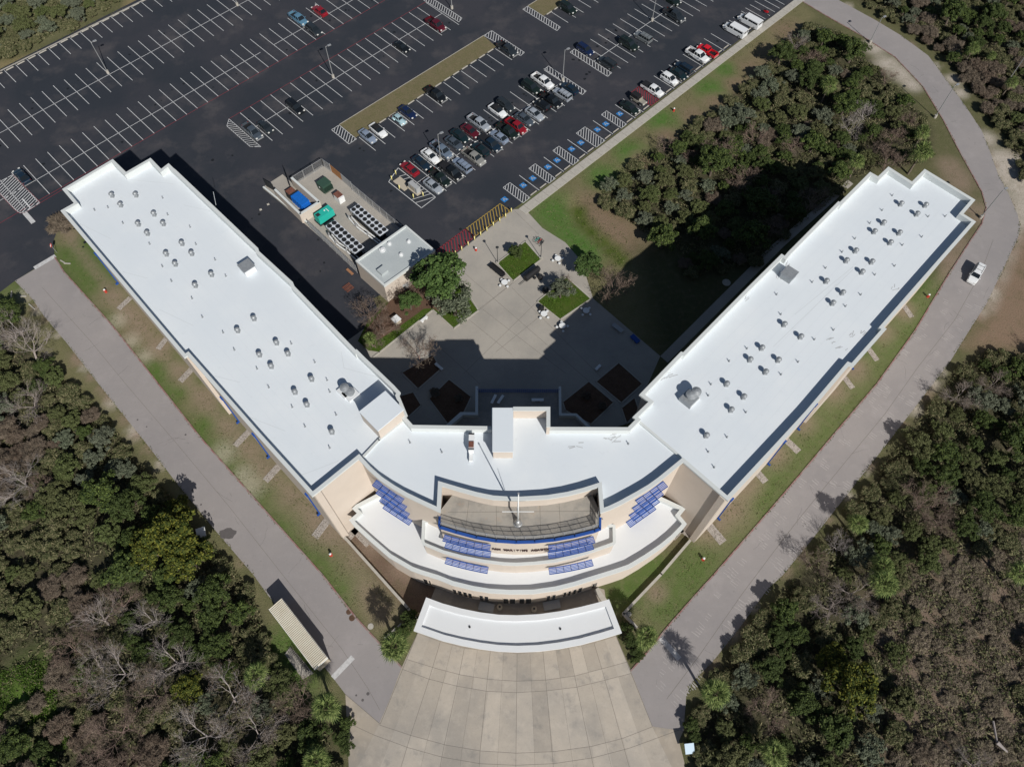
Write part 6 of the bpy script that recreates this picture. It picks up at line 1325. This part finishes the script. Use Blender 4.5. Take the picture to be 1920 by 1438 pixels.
ZONES = {
 'left woodland': (GL(Z_WL, 1), 3.3), 'right woodland': (GL(Z_WR, 1), 3.3), 'brush beyond the right road': (GL(Z_WU, 1), 3.2), 'thicket between the wings': (GL(Z_WM, 1), 3.1), 'scrub at the top left': (GL(Z_WT, 1), 3.4)}
MIX = {'left woodland': (('oak', 30), ('olive', 30), ('grey', 14), ('brush', 20), ('brown', 4), ('rose', 3)), 'right woodland': (('oak', 36), ('olive', 22), ('grey', 20), ('brush', 12), ('rose', 3), ('bare', 3)),
       'brush beyond the right road': (('oak', 14), ('olive', 12), ('grey', 18), ('brown', 22), ('brush', 34)), 'thicket between the wings': (('oak', 46), ('olive', 20), ('grey', 14), ('brush', 8), ('brown', 6), ('rose', 5)), 'scrub at the top left': (('olive', 40), ('grey', 30), ('brush', 30))}
# local character of the woods, seen in the photo: (px, py, radius m, mixture)
SPOTS = [(70, 1140, 15, (('brush', 40), ('skip', 45), ('brown', 6), ('olive', 5))), (78, 1312, 11, (('vineonly', 1),)), (50, 1365, 6, (('vineonly', 1),)), (40, 1420, 7, (('brown', 2), ('brush', 3), ('oak', 2))), (20, 850, 8, (('brown', 6), ('brush', 2))), (250, 900, 10, (('olive', 60), ('grey', 30), ('oak', 20))), (320, 1020, 7, (('oak', 2), ('yellow', 1))), (230, 1250, 9, (('brown', 25), ('rose', 18), ('bare', 5), ('brush', 25), ('oak', 12))), (210, 1360, 7, (('brown', 30), ('rose', 20), ('brush', 20), ('oak', 15))), (300, 1150, 6, (('oak', 1),)), (370, 1230, 6, (('oak', 1),)),
         (1420, 175, 0, ()), (1190, 365, 9, (('olive', 60), ('grey', 40), ('brush', 20))), (1330, 215, 7, (('grey', 40), ('brush', 40), ('brown', 20))), (1450, 190, 7, (('grey', 30), ('olive', 40), ('brush', 30))), (1760, 60, 7, (('brown', 60), ('brush', 30))), (1850, 170, 8, (('brown', 60), ('brush', 30))), (1830, 60, 7, (('oak', 70), ('grey', 20))), (1900, 560, 9, (('skip', 1),)), (1870, 860, 10, (('oak', 60), ('olive', 30))), (40, 40, 0, ()), (1720, 1180, 0, ())]
marsh_poly = GL(Z_MARSH, 1)
def pick(mix):
    tot = sum(w_ for _, w_ in mix); r = random.uniform(0, tot)
    for k, w_ in mix:
        r -= w_
        if r <= 0: return k
    return mix[-1][0]
LAB = {'oak': 'dark green evergreen tree', 'olive': 'olive toned broad low tree', 'grey': 'grey green small leaved tree', 'yellow': 'yellow green tree', 'brush': 'olive brown brush shrub', 'brown': 'brown twiggy shrub', 'bare': 'grey leafless tree', 'rose': 'rosy brown leafless tree', 'palm': 'green fan palm', 'marsh': 'low brown marsh bush'}
WHERE = {'left woodland': 'in the dense woodland left of the left road', 'right woodland': 'in the dense woodland right of the right road', 'brush beyond the right road': 'in the brush beyond the bend of the right road', 'thicket between the wings': 'in the thicket between car park lawn and right wing', 'scrub at the top left': 'in the scrub behind the far grass verge'}
cands = []
for zn, (poly, sp) in ZONES.items():
    xs = [p[0] for p in poly]; ys = [p[1] for p in poly]; x0, x1, y0, y1 = max(min(xs), -150), min(max(xs), 150), max(min(ys), -12), min(max(ys), 190)
    n = int((x1 - x0) * (y1 - y0) * 1.3); P = np.column_stack([RNG.uniform(x0, x1, n), RNG.uniform(y0, y1, n)]); dd = polydist(P, poly)
    for p, d in zip(P, dd):
        if d < .6: continue
        cands.append((zn, float(p[0]), float(p[1]), float(d), sp))
random.shuffle(cands)
cell = {}
def near(x, y, r):
    cx, cy = int(x // 4), int(y // 4)
    for i in range(-1, 2):
        for j in range(-1, 2):
            for (a, c, q) in cell.get((cx + i, cy + j), ()):
                if (a - x) ** 2 + (c - y) ** 2 < ((r + q) * .5) ** 2: return True
    return False
for x, y, r in placed: cell.setdefault((int(x // 4), int(y // 4)), []).append((x, y, r * 1.1))
spots = [(G(a, c, 1)[:2], r, mx) for a, c, r, mx in SPOTS if r > 0]
def visible(x, y):
    u = P2((x, y, 2)); return -60 < u[0] < 1980 and -60 < u[1] < 1500
for zn, x, y, d, sp in cands:
    mp = float(polydist(np.array([[x, y]]), marsh_poly)[0])
    if not visible(x, y): continue
    mix = MIX[zn]
    if mp > 0: mix = (('marsh', 45), ('skip', 95), ('brush', 4), ('brown', 2)) if mp > 3 else (('marsh', 20), ('brush', 20), ('olive', 6), ('skip', 20))
    for c, r, mx in spots:
        if (c[0] - x) ** 2 + (c[1] - y) ** 2 < r * r: mix = mx
    k = pick(mix)
    if k in ('skip', 'vineonly'): continue
    if d < 1.8 and k in ('oak', 'olive', 'grey'): k = 'brush' if random.random() < .7 else k
    sc = {'oak': random.choice((random.uniform(.5, .9), random.uniform(.8, 1.45))), 'olive': random.uniform(.6, 1.1), 'grey': random.uniform(.6, 1.05)}.get(k, random.uniform(.7, 1.2))
    rr = {'oak': 4.0, 'olive': 3.8, 'grey': 3.5, 'yellow': 3.6, 'bare': 3.5, 'rose': 3.2, 'palm': 4, 'marsh': 2.4}.get(k, 2.6) * sc
    if near(x, y, rr): continue
    if COUNT[k] >= CAP[k]:
        alt = [a for a in ('olive', 'grey', 'brown', 'brush', 'oak') if COUNT[a] < CAP[a]]
        if not alt: continue
        k = alt[0]
    cell.setdefault((int(x // 4), int(y // 4)), []).append((x, y, rr))
    o = put(k, (x, y, 0), sc, LAB[k] + ' ' + WHERE[zn], LAB[k] + 's ' + WHERE[zn])
print('TREES', COUNT)
# clipped shrubs near the canopy
ns = KIND['oak'][2]
b = None; k_ = 0
for x, y, s in ((1180, 1190, .28), (1190, 1203, .28), (1198, 1216, .26), (1178, 1205, .26), (1188, 1222, .26), (1195, 1235, .24), (1170, 1175, .28), (1184, 1176, .26), (1200, 1228, .24), (1186, 1238, .22)):
    g = G(x, y, .5); put('oak', g[:2], s, 'small round shrub in the bed right of the canopy', 'small round shrubs right of the canopy')
for x, y, s in ((770, 1170, .42), (758, 1185, .4), (748, 1195, .36), (762, 1155, .4), (775, 1155, .36)):
    g = G(x, y, .8); put('oak', g[:2], s, 'dark green shrub in the bed left of the canopy', 'dark shrubs left of the canopy')
for x, y, s in ((650, 1355, .5), (642, 1385, .4), (650, 1400, .35), (1296, 1360, .5), (1300, 1380, .4)):
    g = G(x, y, .8); put('oak', g[:2], s, 'small dark shrub along the edge of the forecourt', 'small shrubs beside the forecourt')
for x, y, s in ((815, 735, .5), (860, 745, .45), (900, 760, .001), (1100, 740, .5), (1130, 760, .4)):
    if s > .1: g = G(x, y, .8); put('brown', g[:2], s, 'small brown shrub in a shaded court bed', 'shrubs of the shaded court beds')
for v in KIND.values():
    for o in v: hide(o)
# undergrowth and grass, nobody could count
def scatter(name, polys, dens, size, z0, z1, m, aspect, seed, noise=None, thin=None):
    r = np.random.default_rng(seed); allp = []
    for poly, k in polys:
        xs = [p[0] for p in poly]; ys = [p[1] for p in poly]; x0, x1, y0, y1 = max(min(xs), -148), min(max(xs), 148), max(min(ys), -8), min(max(ys), 185)
        n = int((x1 - x0) * (y1 - y0) * dens * k); P = np.column_stack([r.uniform(x0, x1, n), r.uniform(y0, y1, n)])
        ph = np.sin(P[:, 0] * .9 + 1.7 * np.sin(P[:, 1] * .5)) + np.sin(P[:, 1] * 1.1 + 2 * np.sin(P[:, 0] * .37)) + .6 * np.sin(P[:, 0] * 2.3 + P[:, 1] * 1.9)
        keep = (polydist(P, poly) > .15) & (ph > r.normal(-.4, .9, n)); zz = z0 + (z1 - z0) * np.clip((ph + 1.2) / 3.6, 0, 1) * r.random(n)
        allp.append(np.column_stack([P, zz])[keep])
    p = np.concatenate(allp); n = len(p); nrm = r.normal(size=(n, 3)) * .6 + np.array([0, 0, .7]); nrm /= np.linalg.norm(nrm, axis=1)[:, None]
    a = np.cross(nrm, r.normal(size=(n, 3))); a /= np.linalg.norm(a, axis=1)[:, None]; b_ = np.cross(nrm, a); s = size * (.5 + r.random(n))
    a *= (s * aspect)[:, None]; b_ *= (s / aspect)[:, None]; V = np.stack([p - a * .5, p + b_ * .5, p + a * .5, p - b_ * .5], 1).reshape(-1, 3)
    me = np_mesh(name, V, np.arange(n * 4).reshape(n, 4)); me.materials.append(M[m]); o = bpy.data.objects.new(name, me); COL.objects.link(o); o['kind'] = 'stuff'; print(name, n); return o
W4 = [(GL(z, 0), 1) for z in (Z_WL, Z_WR, Z_WU, Z_WM, Z_WT)]
scatter('undergrowth', W4, 24, .26, .1, 1.3, 'brush_mix', 1.8, 5)
scatter('marsh_grass', [(GL(Z_MARSH, 0), 1)], 110, .2, .05, .45, 'marsh', 2.6, 6)
vp = GL([(-20, 1262), (15, 1250), (70, 1236), (150, 1240), (186, 1262), (168, 1300), (140, 1312), (135, 1350), (148, 1395), (115, 1412), (80, 1385), (60, 1360), (0, 1350), (-30, 1320)], 0)
scatter('ground_vine', [(vp, 1)], 230, .13, .1, 1.2, 'vine', 1.1, 7)
mat('grass_blade', (.06, .10, .02), .9, two=(.16, .14, .075), island=.35, spec=.1)
GR = [[(118, 430), (108, 455), (108, 485), (212, 606), (298, 716), (376, 816), (481, 934), (605, 1074), (745, 1240), (780, 1180), (648, 1012), (440, 800), (300, 630)],
      [(1175, 1165), (1245, 1085), (1300, 1015), (1370, 945), (1480, 835), (1600, 705), (1760, 530), (1820, 450), (1780, 510), (1700, 630), (1500, 880), (1338, 1068), (1253, 1163), (1215, 1200)],
      [(990, 395), (1037, 363), (1135, 286), (1210, 231), (1310, 153), (1386, 93), (1440, 54), (1500, 12), (1480, 70), (1400, 150), (1200, 290), (1120, 370), (1150, 400), (1190, 470), (1110, 560), (1090, 480)],
      [(0, 138), (269, 5), (250, -10), (215, 12), (150, 52), (60, 92), (-10, 118)], [(500, 1120), (535, 1190), (560, 1240), (625, 1285), (640, 1320), (600, 1320), (540, 1270), (500, 1190)]]
scatter('lawn_grass', [(GL(p, 0), 1) for p in GR], 9, .14, .01, .12, 'grass_blade', 2.0, 8)
scatter('bed_grass', [(GL(p, .15), 1) for p in ([(934, 494), (985, 456), (1012, 487), (962, 525)], [(1010, 566), (1062, 524), (1104, 561), (1050, 597)], [(850, 612), (893, 583), (865, 560), (835, 590)], [(712, 656), (805, 588), (795, 582), (700, 645)])], 60, .16, .15, .22, 'vine', 1.6, 9)

EDGE = []
for l in (LEFT_L[:-2], RO[2:-4], LEFT_R[1:-2], RI[2:-3]):
    w_ = GL(l); L1 = [(p[0], p[1]) for p in w_]
    for a, c in zip(L1, L1[1:]):
        L = math.hypot(c[0] - a[0], c[1] - a[1]); nx, ny = -(c[1] - a[1]) / L, (c[0] - a[0]) / L; k = .42
        EDGE.append(([(a[0] - nx * k, a[1] - ny * k), (c[0] - nx * k, c[1] - ny * k), (c[0] + nx * k, c[1] + ny * k), (a[0] + nx * k, a[1] + ny * k)], 1))
scatter('verge_grass', EDGE, 22, .15, .02, .14, 'grass_blade', 2.0, 12)
